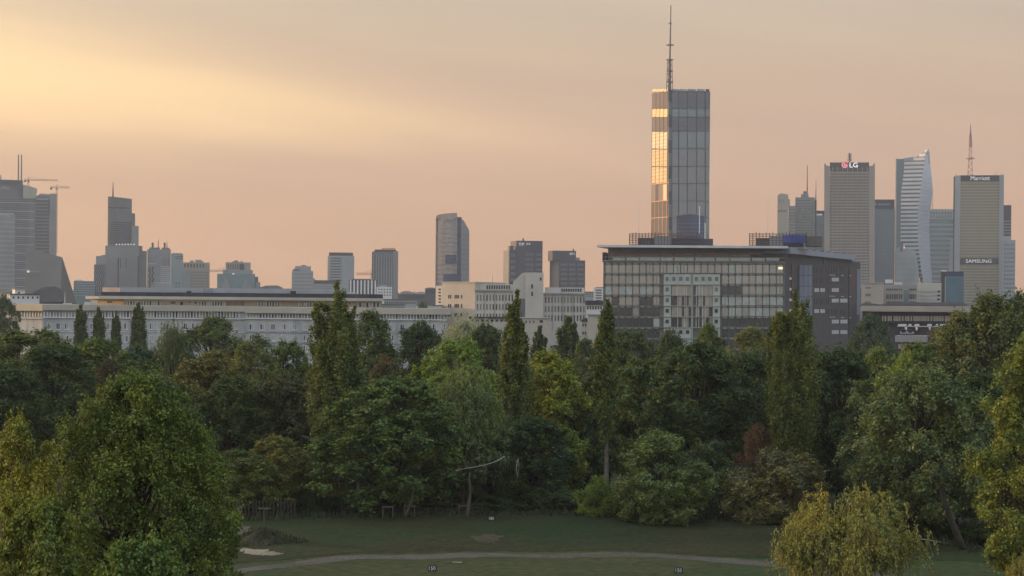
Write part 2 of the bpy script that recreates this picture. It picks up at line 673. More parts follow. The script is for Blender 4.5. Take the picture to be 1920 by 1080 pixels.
PANE_GREY = glass('pane_grey', (0.18, 0.19, 0.19), .4, .2)
RUSTY = mat('rusty_steel', (0.20, 0.11, 0.07), .8, var=.3, scale=1.0)
BLUE = mat('blue_tarp', (0.05, 0.07, 0.25), .6, var=.2, scale=.8)
RED = mat('red_paint', (0.42, 0.10, 0.07), .6, var=.15)


def window(b, px, py, w, h, pane=None, y=0.0, frame=None, sill=True):
    """a framed two-leaf window set in the wall: frame, two panes, sill"""
    x0, x1, z0, z1 = b.rect(px - w / 2, px + w / 2, py - h / 2, py + h / 2, y)
    wd, ht = x1 - x0, z1 - z0
    key = ('window_frame', round(wd, 1), round(ht, 1), (frame or WHITE).name)
    if key not in UNIT:
        f = .09 * wd
        mb = MB()
        mb.box(-wd / 2, -wd / 2 + f, -.12, .05, 0, ht).box(wd / 2 - f, wd / 2, -.12, .05, 0, ht)
        mb.box(-wd / 2 + f, wd / 2 - f, -.12, .05, 0, f).box(-wd / 2 + f, wd / 2 - f, -.12, .05, ht - f, ht).box(-f * .5, f * .5, -.12, .05, f, ht - f)
        if sill:
            mb.box(-wd * .58, wd * .58, -.3, .0, -.18, -.02)
        me = bpy.data.meshes.new('window')
        me.from_pydata(mb.v, [], mb.f)
        me.materials.append(frame or WHITE)
        UNIT[key] = me
    o = bpy.data.objects.new('window', UNIT[key])
    o.location = ((x0 + x1) / 2, y, z0)
    col.objects.link(o)
    o.parent = b.e
    f = .09 * wd
    for s_, (a, c) in enumerate(((-wd / 2 + f, -f * .5), (f * .5, wd / 2 - f))):
        m = pane or rnd.choice([PANE_DARK, PANE_PALE, PANE_PALE, PANE_GREY, PANE_GREY])
        if s_ and pane is None and rnd.random() < .5:
            m = PANE_PALE
        q = piece('pane', m, o, a, c, -.05, 0.02, f, ht - f)
    return o


def window_band(b, px0, px1, pyt, pyb, n, y=0.0, weights=None, post=WHITE, skip=()):
    """ribbon of tall panes with posts between, every pane a piece"""
    w = (px1 - px0) / n
    for i in range(n):
        if i in skip:
            continue
        a = px0 + w * i
        m = rnd.choices([PANE_PALE, PANE_TEAL, PANE_DARK, PANE_GREY], weights or (4, 4, 2, 2))[0]
        b.piece('pane', m, a + w * .2, a + w * .8, pyt, pyb, y - .08, .12)
        b.piece('post', post, a - w * .2, a + w * .2, pyt, pyb, y - .3, .4)
    b.piece('post', post, px1 - w * .2, px1 + w * .2, pyt, pyb, y - .3, .4)


# ---- long white building, left block
A = Bld('office_block', 'long pale building behind the trees at left, part left of the roof seam', 270, 600, 645, 0)
A.box('wall', WALLGREY, 80, 459, 596, None, 0, 16)
A.box('attic', WALLGREY, 80, 459, 582, 597, .6, 15)
A.box('parapet', CREAM, 79, 460, 572.5, 583, -1.0, 18)
A.box('cornice', WHITE, 79.5, 459.5, 595.5, 597.5, -.5, .8)
A.box('string_course', WHITE, 80, 459, 622, 623, -.2, .5)
window_band(A, 83, 448, 584, 595, 64, .6, (3, 5, 2, 2))
for i in range(23):
    for r_, py in enumerate((611.5, 635)):
        window(A, 93 + i * 15.9, py, 7.6, 12)
for i in range(5):
    A.box('drainpipe', METAL, 84.5 + i * 80, 85.3 + i * 80, 598, 690, -.4, .25)
for px, w, h in ((158, 12, 6), (172, 10, 9), (118, 16, 4)):
    A.box('roof_hut', OFFWHITE, px, px + w, 572.6 - h, 573, 6, 5)
A.mast('flagpole', METAL, 122, 546, 572, .12, .06, 6)
# left angled wing, its front turned to the evening sun
W = Bld('office_wing', 'angled end wing of the long pale building, lit orange by the sun', 80, 590, 645, -50)
W.box('wall', WALLGREY, 12, 80, 597, None, 0, 14)
W.box('attic', WALLGREY, 12, 80, 583, 598, .6, 12)
W.box('parapet', mat('cream_sunlit', (0.54, 0.48, 0.36), var=.08, scale=.15), 8, 80, 570, 582.5, -1.0, 14)  # warmer copy of the cream, sunlight put into its colour
W.box('cornice', WALLGREY, 9, 80, 594.5, 597.5, -.5, .8)
window_band(W, 14, 77, 583, 594, 12, .6, (6, 2, 2, 3))
# right block
B = Bld('office_block', 'long pale building behind the tallest poplar, part right of the roof seam', 650, 600, 628, 0)
B.box('wall', WALLGREY, 460, 840, 597, None, 0, 16)
B.box('attic', WALLGREY, 460, 836, 587, 598, .6, 15)
B.box('parapet', CREAM, 459.5, 845, 577, 588.5, -1.0, 18)
B.box('cornice', WHITE, 460, 838, 597.5, 599.5, -.5, .8)
for py in (623.5, 643.5, 663.5):
    B.box('string_course', METAL, 460, 838, py, py + 1.2, -.25, .5)
window_band(B, 463, 838, 589, 598, 66, .6, (4, 2, 3, 3))
for i in range(19):
    for py in (613, 633.5, 653.5, 673):
        window(B, 471.5 + i * 20.2, py, 8.6, 11.6)
for i in range(5):
    B.box('drainpipe', METAL, 459 + i * 95, 459.9 + i * 95, 588.6, 690, -.4, .25)

# ---- set-back roof storey over the long building
R = Bld('rooftop_storey', 'long set-back roof storey with cream eave on top of the pale building', 470, 560, 662, 0)
R.box('wall', PEACH, 232, 716, 562, 590, 0, 12)
R.box('eave', CREAM, 185, 720, 557, 562.5, -2.2, 16)
R.box('roof', ROOFDARK, 190, 718, 549.5, 557, -1.2, 14)
R.box('fascia', mat('fascia_grey', (0.40, 0.41, 0.42), .7, var=.06), 225, 640, 540.5, 549.6, 1.5, 9)
window_band(R, 238, 300, 565, 574, 12, 0, (3, 0, 5, 4), OFFWHITE)
window_band(R, 372, 422, 566, 574, 10, 0, (2, 0, 6, 4), OFFWHITE)
window_band(R, 484, 525, 566, 574, 8, 0, (3, 0, 5, 4), OFFWHITE)
window_band(R, 560, 600, 567, 574, 8, 0, (3, 0, 3, 4), OFFWHITE)
window_band(R, 672, 712, 567.5, 575, 6, 0, (3, 0, 5, 4), OFFWHITE)
for px, w, h, m in ((320, 9, 3, PANE_DARK), (338, 5, 6, PANE_DARK), (354, 3, 2, PANE_DARK), (364, 5, 3, PANE_DARK)):
    R.piece('vent', m, px, px + w, 566, 566 + h, -.1, .2)
R.box('brick_patch', mat('red_brick', (0.34, 0.2, 0.16), var=.2, scale=.6), 424, 458, 565, 576, -.08, .1)
R.box('roof_unit', METAL, 376, 396, 540.5, 550, -1.0, 3)
R.box('roof_unit', PANE_TEAL, 381, 394, 541, 546, -1.3, 3)
for i, (px, w) in enumerate(((330, 10), (350, 8), (400, 24), (545, 10), (615, 10))):
    R.box('roof_unit', ROOFDARK if i % 2 else METAL, px, px + w, 545.5, 551, -1.0, 2)
R.box('stair_hut', OFFWHITE, 653, 667, 548, 557, -1.0, 3)
R2 = Bld('rooftop_storey_end', 'peach end of the roof storey at left, turned to the sun', 232, 560, 662, -52)
R2.box('wall', PEACH, 170, 232, 560, 590, 0, 8)
R2.box('eave', CREAM, 160, 231, 555.5, 560.5, -2, 12)
R2.box('fascia', mat('fascia_sunlit', (0.42, 0.36, 0.34), var=.1), 192, 229, 539, 549, 1.5, 9)  # grey fascia in the sun, warm light put into the sheet colour
for px in (203, 208):
    R2.piece('window', PANE_DARK, px - 1.6, px + 1.6, 564.5, 568, -.1, .2)

# ---- white houses at the left edge
for i, (px0, px1, t_, d_, lab) in enumerate(((18, 74, 552, 760, 'white flat-roofed house at the left above the angled wing'),
                                          (28, 47, 543, 800, 'small white roof house at the left edge below the curved tower'),
                                          (-12, 32, 547, 830, 'pale terraced roofs at the far left edge'))):
    h_ = Bld('white_house', lab, (px0 + px1) / 2, 560, d_, 4, group='white houses at left')
    h_.box('wall', WHITE if i < 2 else OFFWHITE, px0, px1, t_, None, 0, 14)
    h_.box('roof', ROOFDARK if i == 0 else PEACH, px0 - .5, px1 + .5, t_ - 1.3, t_, -.6, 15)
    for px in range(px0 + 6, px1 - 4, 9):
        h_.piece('window', PANE_DARK, px, px + 3, t_ + 4, t_ + 8, -.1, .2)

# ---- white stepped building with the square tower
N = Bld('museum_building', 'off-white building with square tower and tall narrow windows behind the poplar', 995, 560, 1000, 0)
N.box('wall', OFFWHITE, 891, 968, 546, None, 0, 25)
N.box('wall', OFFWHITE, 1019, 1097, 552, None, .5, 25)
N.box('cornice', CONC, 890, 968, 543.5, 546, -.9, 27)
N.box('cornice', CONC, 1019, 1097.5, 549, 552, -.6, 27)
N.box('attic', OFFWHITE, 891, 965, 533, 544, 2, 20)
N.box('attic', OFFWHITE, 1022, 1096, 539, 549.5, 2, 20)
N.box('tower', OFFWHITE, 985, 1019, 511, None, -3, 18)
N.poly('tower_shoulder', OFFWHITE, [(962, 560), (962, 528), (972, 519), (979, 512), (986, 511), (986, 560)], -1.2, 14)
N.box('tower_roof_box', DKGREY, 1003, 1017, 508.5, 511.2, 2, 8)
for x0, n_, t0 in ((894, 12, (553, 570, 588)), (1022, 13, (557, 574, 591))):
    for r_, py in enumerate(t0):
        for k in range(n_):
            px = x0 + k * 5.95
            if 962 < px < 1020 or px > 1095:
                continue
            N.piece('window', rnd.choice([PANE_GREY, PANE_DARK, PANE_GREY]), px, px + 2.6, py, py + 11, -.12 if x0 < 1000 else .38, .25)
for k in range(10):
    N.piece('window', PANE_DARK, 912 + k * 4.6, 915 + k * 4.6, 535, 542, 1.85, .25)
for k in range(9):
    N.piece('window', PANE_DARK, 1052 + k * 4.4, 1055 + k * 4.4, 541, 547, 1.85, .25)
for px, t_, b_ in ((996, 533, 541), (996, 547, 555), (1012, 520, 526)):
    N.piece('window', PANE_DARK, px, px + 3.5, t_, b_, -3.12, .25)
for k in range(4):
    N.box('drainpipe', CONC, 908 + k * 19, 908.8 + k * 19, 546.1, 620, -.3, .25)
for k in range(4):
    N.box('drainpipe', CONC, 1036 + k * 19, 1036.8 + k * 19, 552.1, 620, .2, .25)
N.mast('aerial', METAL, 923, 514, 533, .25, .1, 6)
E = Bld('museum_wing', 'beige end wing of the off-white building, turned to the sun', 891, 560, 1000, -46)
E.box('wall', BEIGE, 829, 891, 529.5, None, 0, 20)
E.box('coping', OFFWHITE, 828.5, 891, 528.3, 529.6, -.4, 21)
for py in (553, 570, 587):
    for px in (840, 843.5, 852, 855, 858, 864):
        E.piece('window', PANE_DARK, px, px + 2.1, py, py + 6.5, -.12, .25)
E.box('annex', OFFWHITE, 817, 829, 536, None, 3, 10)
for k in range(5):
    E.piece('window', PANE_DARK, 822, 826, 541 + k * 6, 544 + k * 6, 2.88, .25)

# ---- small houses squeezed between the white building and the glass building
h1 = Bld('white_office', 'small white banded office peeping out left of the glass building', 1121, 560, 1150, 0)
h1.box('wall', WHITE, 1113, 1131, 540, None, 0, 10)
for k in range(5):
    h1.piece('window', PANE_GREY, 1117, 1128, 543 + k * 4.8, 545.6 + k * 4.8, -.1, .2)
h1.box('roof_box', DKGREY, 1116, 1131, 538.5, 540, 1, 5)
h2 = Bld('white_house', 'white house with dark roof left of the glass building', 1114, 575, 900, 0)
h2.box('wall', WHITE, 1099, 1131, 571.5, None, 0, 12)
h2.box('roof', ROOFDARK, 1097, 1131, 563.5, 571.5, -.6, 13)
for k in range(6):
    h2.piece('window', PANE_DARK, 1100.5 + k * 5, 1103.5 + k * 5, 574, 580, -.1, .2)
h3 = Bld('cream_house', 'cream house wall beside the slender poplar', 1116, 610, 720, 0)
h3.box('wall', CREAM, 1102, 1132, 591, None, 0, 12)
h3.box('roof', CONC, 1101, 1132, 589, 591.2, -.5, 13)
for py in (597, 613):
    h3.piece('window', PANE_PALE, 1122, 1127, py, py + 10, -.1, .2)
    h3.piece('canopy', DKGREY, 1121, 1128, py - 2, py, -.8, .9)
h4 = Bld('grey_house', 'grey house with small windows left of the cream house', 1097, 615, 760, 0)
h4.box('wall', OFFWHITE, 1091, 1102, 603, None, 0, 10)
h4.poly('roof', ROOFDARK, [(1089.5, 603), (1093, 598), (1101, 596), (1102.5, 603)], -.5, 11)
for py in (607, 622):
    for px in (1092, 1096.5):
        h4.piece('window', PANE_DARK, px, px + 2.5, py, py + 5, -.1, .2)
h5 = Bld('annex_house', 'low off-white annex between the two-tipped poplar and the columnar tree', 1010, 610, 780, 0)
h5.box('wall', OFFWHITE, 960, 1032, 597, None, 0, 12)
h5.box('roof', CONC, 959, 1033, 595.5, 597.1, -.4, 13)
h5.piece('window', PANE_DARK, 1012, 1018, 600, 605, -.1, .2)
for k in range(6):
    h5.piece('window', PANE_GREY, 964 + k * 7, 967 + k * 7, 601, 606, -.1, .2)
h6 = Bld('low_house', 'low off-white house behind the pale silvery treetop', 915, 600, 820, 0)
h6.box('wall', OFFWHITE, 880, 950, 597, None, 0, 12)
h6.box('roof', ROOFDARK, 879, 951, 594, 597, -.5, 13)
for k in range(7):
    h6.piece('window', PANE_DARK, 884 + k * 9, 889 + k * 9, 599, 603, -.1, .2)

# ---- the glass building
GL_WARM = glass('panel_warm', (0.44, 0.44, 0.40), .55, .25)
GL_PALE = mat('panel_blind', (0.42, 0.46, 0.42), .3, var=.15, scale=.7, spec=.6)
GL_MID = glass('panel_mid', (0.40, 0.42, 0.39), .55, .22)
GL_DARK = glass('panel_dark', (0.09, 0.097, 0.10), .4, .1)
MINT = mat('mint_panel', (0.46, 0.52, 0.46), .5, var=.06, scale=.3)
FRAME = mat('facade_frame', (0.225, 0.23, 0.21), .6, var=.12)
VENT = mat('vent_strip', (0.36, 0.36, 0.33), .6, var=.1)
GLASSB = Bld('glass_building', 'wide glass office building with pale green portal and flat projecting roof', 1302, 550, 745, 0)
g_ = GLASSB
RECESS = mat('facade_recess', (0.155, 0.165, 0.15), .7, var=.1)
X0, X1 = 1131, 1472
g_.box('body', RECESS, X0, X1, 491, None, .3, 44)
g_.box('parapet', FRAME, X0 - .5, X1 + .3, 488.8, 491, -.5, 45.5)
# rows of panes, mirrored trees put in as darker ones; portal left open
CW = (X1 - X0 - 2) / 26.4
rows = [494.5 + 20.1 * i for i in range(9)]
for r_, py in enumerate(rows):
    for c_ in range(26):
        px = X0 + 2 + CW * (c_ + .2)
        inport = 1243 < px + CW / 2 < 1351 and r_ >= 1
        if inport:
            continue
        left = px < 1243
        if r_ in (0, 1):
            m = rnd.choice([GL_MID, GL_WARM, GL_MID, GL_WARM, GL_WARM, GL_MID, GL_PALE])
        elif r_ == 2:
            m = rnd.choice([GL_PALE, GL_PALE, GL_WARM]) if left else rnd.choice([GL_MID, GL_DARK, GL_WARM, GL_MID])
        elif r_ == 3:
            m = rnd.choice([GL_MID, GL_WARM, GL_DARK]) if left else rnd.choice([GL_PALE, GL_PALE, GL_PALE, GL_MID])
        elif r_ == 4:
            m = rnd.choice([GL_DARK, GL_DARK, GL_MID]) if left else rnd.choice([GL_PALE, GL_PALE, GL_MID])
        else:
            m = rnd.choice([GL_DARK, GL_DARK, GL_DARK, GL_PALE]) if (left and r_ == 5) else GL_DARK
        wide = rnd.random() < .12
        if wide:
            mid = px + CW * .46
            g_.piece('pane', m, px, mid - .4, py + 2.2, py + 17.4, .0, .3)
            g_.piece('pane', m, mid + .4, px + CW * .86, py + 2.2, py + 17.4, .0, .3)
        else:
            g_.piece('pane', m, px, px + CW * .86, py + 2.2, py + 17.4, .0, .3)
        g_.piece('vent', VENT, px + CW * .1, px + CW * .7, py - .6, py + 1.3, -.25, .5)
    for a, b_ in ((X0, 1243.5), (1350.5, X1)) if r_ else ((X0, X1),):
        g_.piece('transom', FRAME, a, b_, py - 2.0, py - .7, -.35, .6)
# one lit office
g_.piece('lit_window', mat('lit_window', (1.0, 0.86, 0.5), .5, var=0, emit=.55), 1459.5, 1467.5, 500.5, 505, -.12, .1)
# portal of pale green panels
for (a, b_, t_, bt) in ((1244.5, 1295.5, 514.5, 533), (1299.5, 1350, 514.5, 533)):
    n_ = 4
    for k in range(n_):
        w_ = (b_ - a) / n_
        o = g_.piece('portal_panel', MINT, a + w_ * k + .15, a + w_ * (k + 1) - .15, t_, bt, -.5, .9)
        g_.piece('portal_window', PANE_GREY, a + w_ * k + 3.2, a + w_ * k + 9.2, 519, 526.5, -.62, .2)
for a in (1244.5, 1336.5):
    for k in range(5):
        t_ = 535 + k * 20.1
        if a > 1300 or k < 4:
            g_.piece('portal_panel', MINT, a, a + 13.5, t_, t_ + 18.4, -.5, .9)
            g_.piece('portal_window', PANE_DARK if k > 1 else PANE_GREY, a + 3.5, a + 9.5, t_ + 4, t_ + 11, -.62, .2)
for k in range(4):
    a = 1244.5 + k * 12.8
    g_.piece('portal_panel', MINT, a, a + 12.5, 615.5, 633.5, -.5, .9)
    g_.piece('portal_window', PANE_DARK, a + 3.2, a + 9.5, 619, 626, -.62, .2)
g_.piece('portal_panel', MINT, 1281, 1295.5, 634, 652, -.5, .9)
for a in (1296, 1298.2):
    g_.piece('portal_post', MINT, a, a + 1.2, 514, 652, -.7, .8)
for k in range(6):
    g_.piece('transom', VENT, 1244, 1350.5, 533 + k * 20.1, 534.6 + k * 20.1, -.8, .6)
# atrium glazing inside the portal
for j in range(4):
    for k in range(12):
        a = 1259.5 + k * 6.4
        if 1293 < a < 1300:
            continue
        g_.piece('atrium_pane', rnd.choice([GL_DARK, GL_MID, GL_WARM, GL_DARK] if j else [GL_MID, GL_WARM]), a, a + 6.0, 535.5 + j * 20.1, 553 + j * 20.1, .0, .3)
for k in (1270.5, 1283.5, 1286, 1305, 1310, 1316.5, 1323):
    g_.piece('atrium_mullion', WHITE, k, k + .9, 535, 615, -.4, .3)
# set-back top storey
BROWN = mat('brown_panel', (0.27, 0.235, 0.21), .7, var=.06, scale=.2)
g_.box('top_storey', BROWN, 1140, 1470, 467, 489.5, 3.5, 38)
g_.box('end_block', DKGREY, 1129.5, 1137, 473, 491, 2, 20)
for a, b_ in ((1150, 1171), (1175.5, 1197), (1201, 1236), (1240, 1261), (1265.5, 1300), (1305, 1339), (1344, 1366), (1370, 1406), (1410.5, 1433), (1437.5, 1460)):
    g_.piece('top_window', GL_DARK, a, b_, 476.5, 483, 3.3, .3)
    g_.piece('balustrade_pane', GL_PALE, a - 1, b_ + 1, 483, 488.8, -.1, .12)
g_.bands('balustrade_rail', VENT, X0 + 3, X1 - 1, 482.3, 483.3, 1, 1.0, -.1, .1, .2, kind=None)
# projecting flat roof
x0, z1 = g_.pt(1119, 460.5, -3)
x1, _ = g_.pt(1478, 460.5, -3)
zt = g_.pt(1300, 460.2, -3)[1]
zb = g_.pt(1300, 466.5, -3)[1]
mb = MB()
xm = x0 + (x1 - x0) * .06
mb.plan_poly([(x0, -2.5), (x0 + 5, -3), (x1, -3), (x1, 40), (x0 + 5, 40)], zb + .35, zt)
mb.build('roof', mat('roof_white', (0.62, 0.63, 0.64), .5, var=.05), g_.e)
MB().box(x0 + 5, x1 - 2, -1.8, 38, zb - .2, zb + .349).build('roof_soffit', DKGREY, g_.e)

# dark brick side facade: runs back to the right
BRICK = mat('dark_brick', (0.078, 0.068, 0.068), .8, var=.12, scale=.35)
cA = g_.pt(1472, 500, 0)[0]
pA = Vector((g_.o.x, g_.o.y)) + g_.ex * cA
dB = 865.0
rB = ray(1613, 520)
pB = Vector((rB[0] * dB, dB))
vB = (pB - pA)
LB = vB.length
rotB = math.atan2(vB.y, vB.x)
D_ = empty('brick_building', (pA.x, pA.y, 0), rotB)
tag(D_, 'dark brick office wing running back from the right corner of the glass building', 'building')


def bside(px, py, y=0.0):
    """position along the brick front and height for a pixel"""
    tx, tz = ray(px, py)
    ex = vB / LB
    ey = Vector((-ex.y, ex.x))
    o = pA + ey * y
    a = (o.y * tx - o.x) / (ex.x - ex.y * tx)
    return a, CAMZ + (o.y + a * ex.y) * tz


def bpiece(name, m, px0, px1, t_, b_, y=-.15, th=.3):
    a0, a1 = bside(px0, (t_ + b_) / 2, y)[0], bside(px1, (t_ + b_) / 2, y)[0]
    zt, zb = bside((px0 + px1) / 2, t_, y)[1], bside((px0 + px1) / 2, b_, y)[1]
    return piece(name, m, D_, a0, a1, y, y + th, zb, zt)


ztop = bside(1474, 478, 0)[1]
MB().box(0.3, LB, 0, 30, 0, ztop).build('wall', BRICK, D_)
# roof edge of bluish sheet with slots, following the glass building's roof
zr0 = bside(1480, 470, 0)[1]
a1 = bside(1597, 475, 0)[0]
MB().box(1.5, a1, -1.5, 25, ztop + .5, ztop + 2.6).build('roof_edge', mat('blue_grey_sheet', (0.30, 0.34, 0.42), .5, metal=.2, var=.08), D_)
MB().box(1.2, a1 - 2, -.5, 22, ztop, ztop + .49).build('roof_soffit', DKGREY, D_)
for k in range(7):
    px = 1496 + k * 14
    bpiece('roof_slot', DKGREY, px, px + 6, 465.5 + k * 1.2 + 1.2, 466.3 + k * 1.2 + 1.4, -1.62, .15)
bpiece('wall_slot', DKGREY, 1544.5, 1547, 480, 496, -.15, .3)
bpiece('stair_glazing', mat('pane_black', (0.02, 0.022, 0.03), .45, var=.2, scale=.5, spec=.2), 1484, 1498, 495, 650, -.2, .4)
for j in range(5):
    for k in range(3):
        bpiece('bay_pane', mat('bay_glass', (0.19, 0.215, 0.27), .6, var=.1, spec=.15), 1499.5 + k * 8, 1506.8 + k * 8, 497 + j * 20, 516 + j * 20, -.7, .9)
bpiece('stair_glazing', mat('pane_black', (0.02, 0.022, 0.03), .45, var=.2, scale=.5, spec=.2), 1592, 1606, 502, 650, -.25, .4)
bpiece('bay_pane', mat('bay_glass', (0.2, .22, .27)), 1607, 1613, 504, 590, -.3, .5)
PANE_BLACK = mat('pane_black', (0.02, 0.022, 0.03), .45, var=.2, scale=.5, spec=.2)
WNDLIT = mat('window_blind', (0.52, 0.53, 0.52), .5, var=.12, scale=.8)
for j in range(8):
    py = 501 + j * 19.7
    for gi, gx in enumerate((1527.5, 1538.5, 1549.5, 1560, 1576)):
        n_ = 2 if gi < 3 else 3
        lit = (j, gi) in ((1, 3), (2, 0), (2, 1), (2, 3), (3, 3), (3, 4), (4, 0), (4, 1), (5, 3), (6, 3), (6, 4), (5, 4))
        if j >= 5 and gi < 3 and not lit:
            continue
        if j == 7 and not lit:
            continue
        for k in range(n_):
            bpiece('window', WNDLIT if lit else PANE_BLACK, gx + k * 4.4, gx + k * 4.4 + (3.9 if lit else 2.3), py, py + (7 if lit else 10), -.12, .25)
    if j in (0, 2, 4):
        bpiece('lamp_strip', WHITE, 1556, 1566, py + 14.5, py + 15.3, -.3, .2)
        bpiece('lamp_strip', WHITE, 1578, 1582, py + 15, py + 16, -.3, .2)
        bpiece('lamp_strip', WHITE, 1593, 1596, py + 15.4, py + 16.4, -.35, .2)
for j in range(4):
    bpiece('corner_lamp', WHITE, 1481, 1484, 520 + j * 20, 524.5 + j * 20, -.2, .3)


# ---- cages of posts and rails on the roof of the glass building
def roof_cage(px0, px1, t_, b_, label, tarp=None):
    b = Bld('roof_cage', label, (px0 + px1) / 2, (t_ + b_) / 2, 757, 0, 'roof structure', 'cages on the flat roof')
    x0, x1, z0, z1 = b.rect(px0, px1, t_, b_ + 3)
    n_ = int((px1 - px0) / 6)
    for i in range(n_ + 1):
        x = x0 + (x1 - x0) * i / n_
        zz = z1 + rnd.uniform(-.3, .5)
        for y in (0, 9):
            piece('cage_post', RUSTY if px0 + i * 6 < px0 + 40 else DKGREY, b.e, x - .09, x + .09, y - .09, y + .09, z0, zz)
    for k in range(6):
        z = z0 + (z1 - z0) * (k + .7) / 6
        for y in (-.2, 9.2):
            piece('cage_rail', RUSTY if k % 2 else DKGREY, b.e, x0, x1, y - .07, y + .07, z - .07, z + .07)
    MB().box(x0 + (x1 - x0) * .12, x1 - 1.0, 1.5, 8, z0, z0 + (z1 - z0) * .62).build('plant_room', DKGREY, b.e)
    MB().box(x0 + (x1 - x0) * .35, x0 + (x1 - x0) * .6, 1.0, 7, z0, z0 + (z1 - z0) * .8).build('plant_room', CONC, b.e)
    if tarp:
        b.box('tarp', BLUE, tarp[0], tarp[1], t_ + 4, b_ - 4, -.5, .15)
    return b


c1 = roof_cage(1180, 1312, 437, 458, 'rusty cage of posts on the flat roof, under the tallest tower')
c1.box('plant_room', DKGREY, 1300, 1337, 447.5, 460, 0, 9)
c1.mast('aerial', METAL, 1198, 380, 440, .10, .04, 3)
c2 = roof_cage(1405, 1512, 437, 459, 'rusty cage of posts on the flat roof with blue tarpaulin, under the slab towers', (1468, 1511))
c2.box('plant_room', mat('olive_panel', (0.13, 0.125, 0.11), .7), 1511, 1542, 443, 462, 0, 9)
c2.mast('aerial', METAL, 1440, 372, 440, .10, .04, 3)
s_ = Bld('floodlight_mast', 'pale slim mast before the dark blue tower block', 1311, 420, 800, 0, 'mast')
s_.box('pole', WHITE, 1310.8, 1312.3, 388, 448, 0, .25)
s_.box('lamp_head', WHITE, 1310.2, 1312.9, 386.5, 388, -.2, .6)

# ---- low building with terrace at right, behind the trees
T = Bld('terrace_building', 'low building with beige flat roof and white awnings at right behind trees', 1712, 610, 600, -3)
T.box('wall', DKGREY, 1617, 1812, 584, None, 2, 14)
T.box('roof', mat('beige_roof', (0.44, 0.39, 0.34), .8, var=.1, scale=.2), 1614, 1814, 574, 583.5, -1.5, 19)
T.box('eave_trim', WHITE, 1614, 1814, 583.5, 584.6, -1.3, .5)
window_band(T, 1655, 1800, 592.5, 602, 27, 1.9, (8, 3, 2, 1), OFFWHITE)
T.box('gallery', ROOFDARK, 1650, 1806, 603, 607, .5, 3)
for i, (a, b_) in enumerate(((1683, 1700), (1703, 1709), (1714, 1724), (1738, 1747), (1754, 1759), (1762, 1776))):
    T.poly('awning', WHITE, [(a, 611), (a + 1, 607.8), (b_ - 1, 607.5), (b_, 611)], -.6 - .07 * i, 2)
T.box('awning_valance', OFFWHITE, 1682, 1760, 611.2, 612.8, -1.2, .3)
for a in (1696, 1716, 1741, 1760):
    T.poly('parasol', WHITE, [(a, 613.4), (a + 5, 613.4), (a + 3.8, 619.5), (a + 1.6, 619.5)], -2.2, .5)
T.box('ground_floor', mat('maroon_panel', (0.10, 0.05, 0.05), .7), 1684, 1740, 626, 636, .6, 2)
for a in (1689, 1703, 1716):
    T.piece('door_pane', PANE_PALE, a, a + 7, 636, 644, .8, .2)
T.box('terrace_wall', OFFWHITE, 1684, 1742, 645, 654, -1, 1)
# parked cars on the terrace forecourt
CARP = mat('car_paint_dark', (0.035, 0.037, 0.06), .3, var=0, spec=.6)
for i, (cx_, w_) in enumerate(((1694, 13), (1707, 13))):
    cb = Bld('parked_car', ('left' if i == 0 else 'right') + ' of the two dark cars parked under the white awnings', cx_, 624, 590, 0, 'car', 'dark cars under the awnings')
    x0, x1, z0, z1 = cb.rect(cx_ - w_ / 2, cx_ + w_ / 2, 617.5, 628)
    wd, h = x1 - x0, z1 - z0
    mb = MB()
    mb.front_poly([(x0, z0 + h * .16), (x1, z0 + h * .16), (x1, z0 + h * .55), (x1 - wd * .06, z0 + h * .6), (x1 - wd * .17, z1), (x0 + wd * .17, z1), (x0 + wd * .06, z0 + h * .6), (x0, z0 + h * .55)], 0, 4.2)
    mb.build('body', CARP, cb.e)
    MB().front_poly([(x0 + wd * .11, z0 + h * .6), (x1 - wd * .11, z0 + h * .6), (x1 - wd * .2, z1 - h * .06), (x0 + wd * .2, z1 - h * .06)], -.04, .1).build('windscreen', PANE_DARK, cb.e)
    MB().box(x0 + wd * .03, x1 - wd * .03, -.08, .1, z0 + h * .2, z0 + h * .34).build('bumper', METAL, cb.e)
    for s2 in (x0 + wd * .04, x1 - wd * .2):
        MB().box(s2, s2 + wd * .16, -.06, .1, z0 + h * .4, z0 + h * .54).build('headlight', WHITE, cb.e)
        MB().tube([(s2, .8, z0 + h * .18), (s2 + wd * .13, .8, z0 + h * .18)], [.33, .33], 12).build('wheel', DKGREY, cb.e)
fx0, fx1, fz0, fz1 = T.rect(1684, 1742, 628.4, 640)
MB().box(fx0, fx1, -14, 1, fz0, fz1).build('forecourt_deck', CONC, T.e)

# ------------------------------------------------------------------ the far skyline
TWR_GREY = mat('tower_grey', (0.145, 0.152, 0.162), .5, metal=.15, var=.12, scale=.05)
TWR_MID = mat('tower_mid', (0.25, 0.26, 0.265), .6, var=.1, scale=.05)
TWR_LT = mat('tower_light', (0.35, 0.37, 0.38), .7, var=.08, scale=.05)
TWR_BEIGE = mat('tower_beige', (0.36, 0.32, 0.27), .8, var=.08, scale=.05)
TWR_DARK = glass('tower_dark_glass', (0.055, 0.06, 0.075), .35, .15)
TWR_NAVY = glass('tower_navy_glass', (0.03, 0.05, 0.12), .2, .2)
TWR_TEAL = glass('tower_teal_glass', (0.15, 0.24, 0.27), .4, .15)
TWR_BLUE = glass('tower_blue_glass', (0.16, 0.25, 0.34), .4, .15)
TWR_OLIVE = glass('tower_olive_glass', (0.26, 0.25, 0.17), .45, .2)
SIGNW = mat('sign_white', (0.85, 0.85, 0.82), .6, var=0, emit=.25)
SIGND = mat('sign_faint', (0.45, 0.45, 0.44), .6, var=0)
SKY = 'towers of the far skyline'
LOW = 'low buildings of the far skyline'


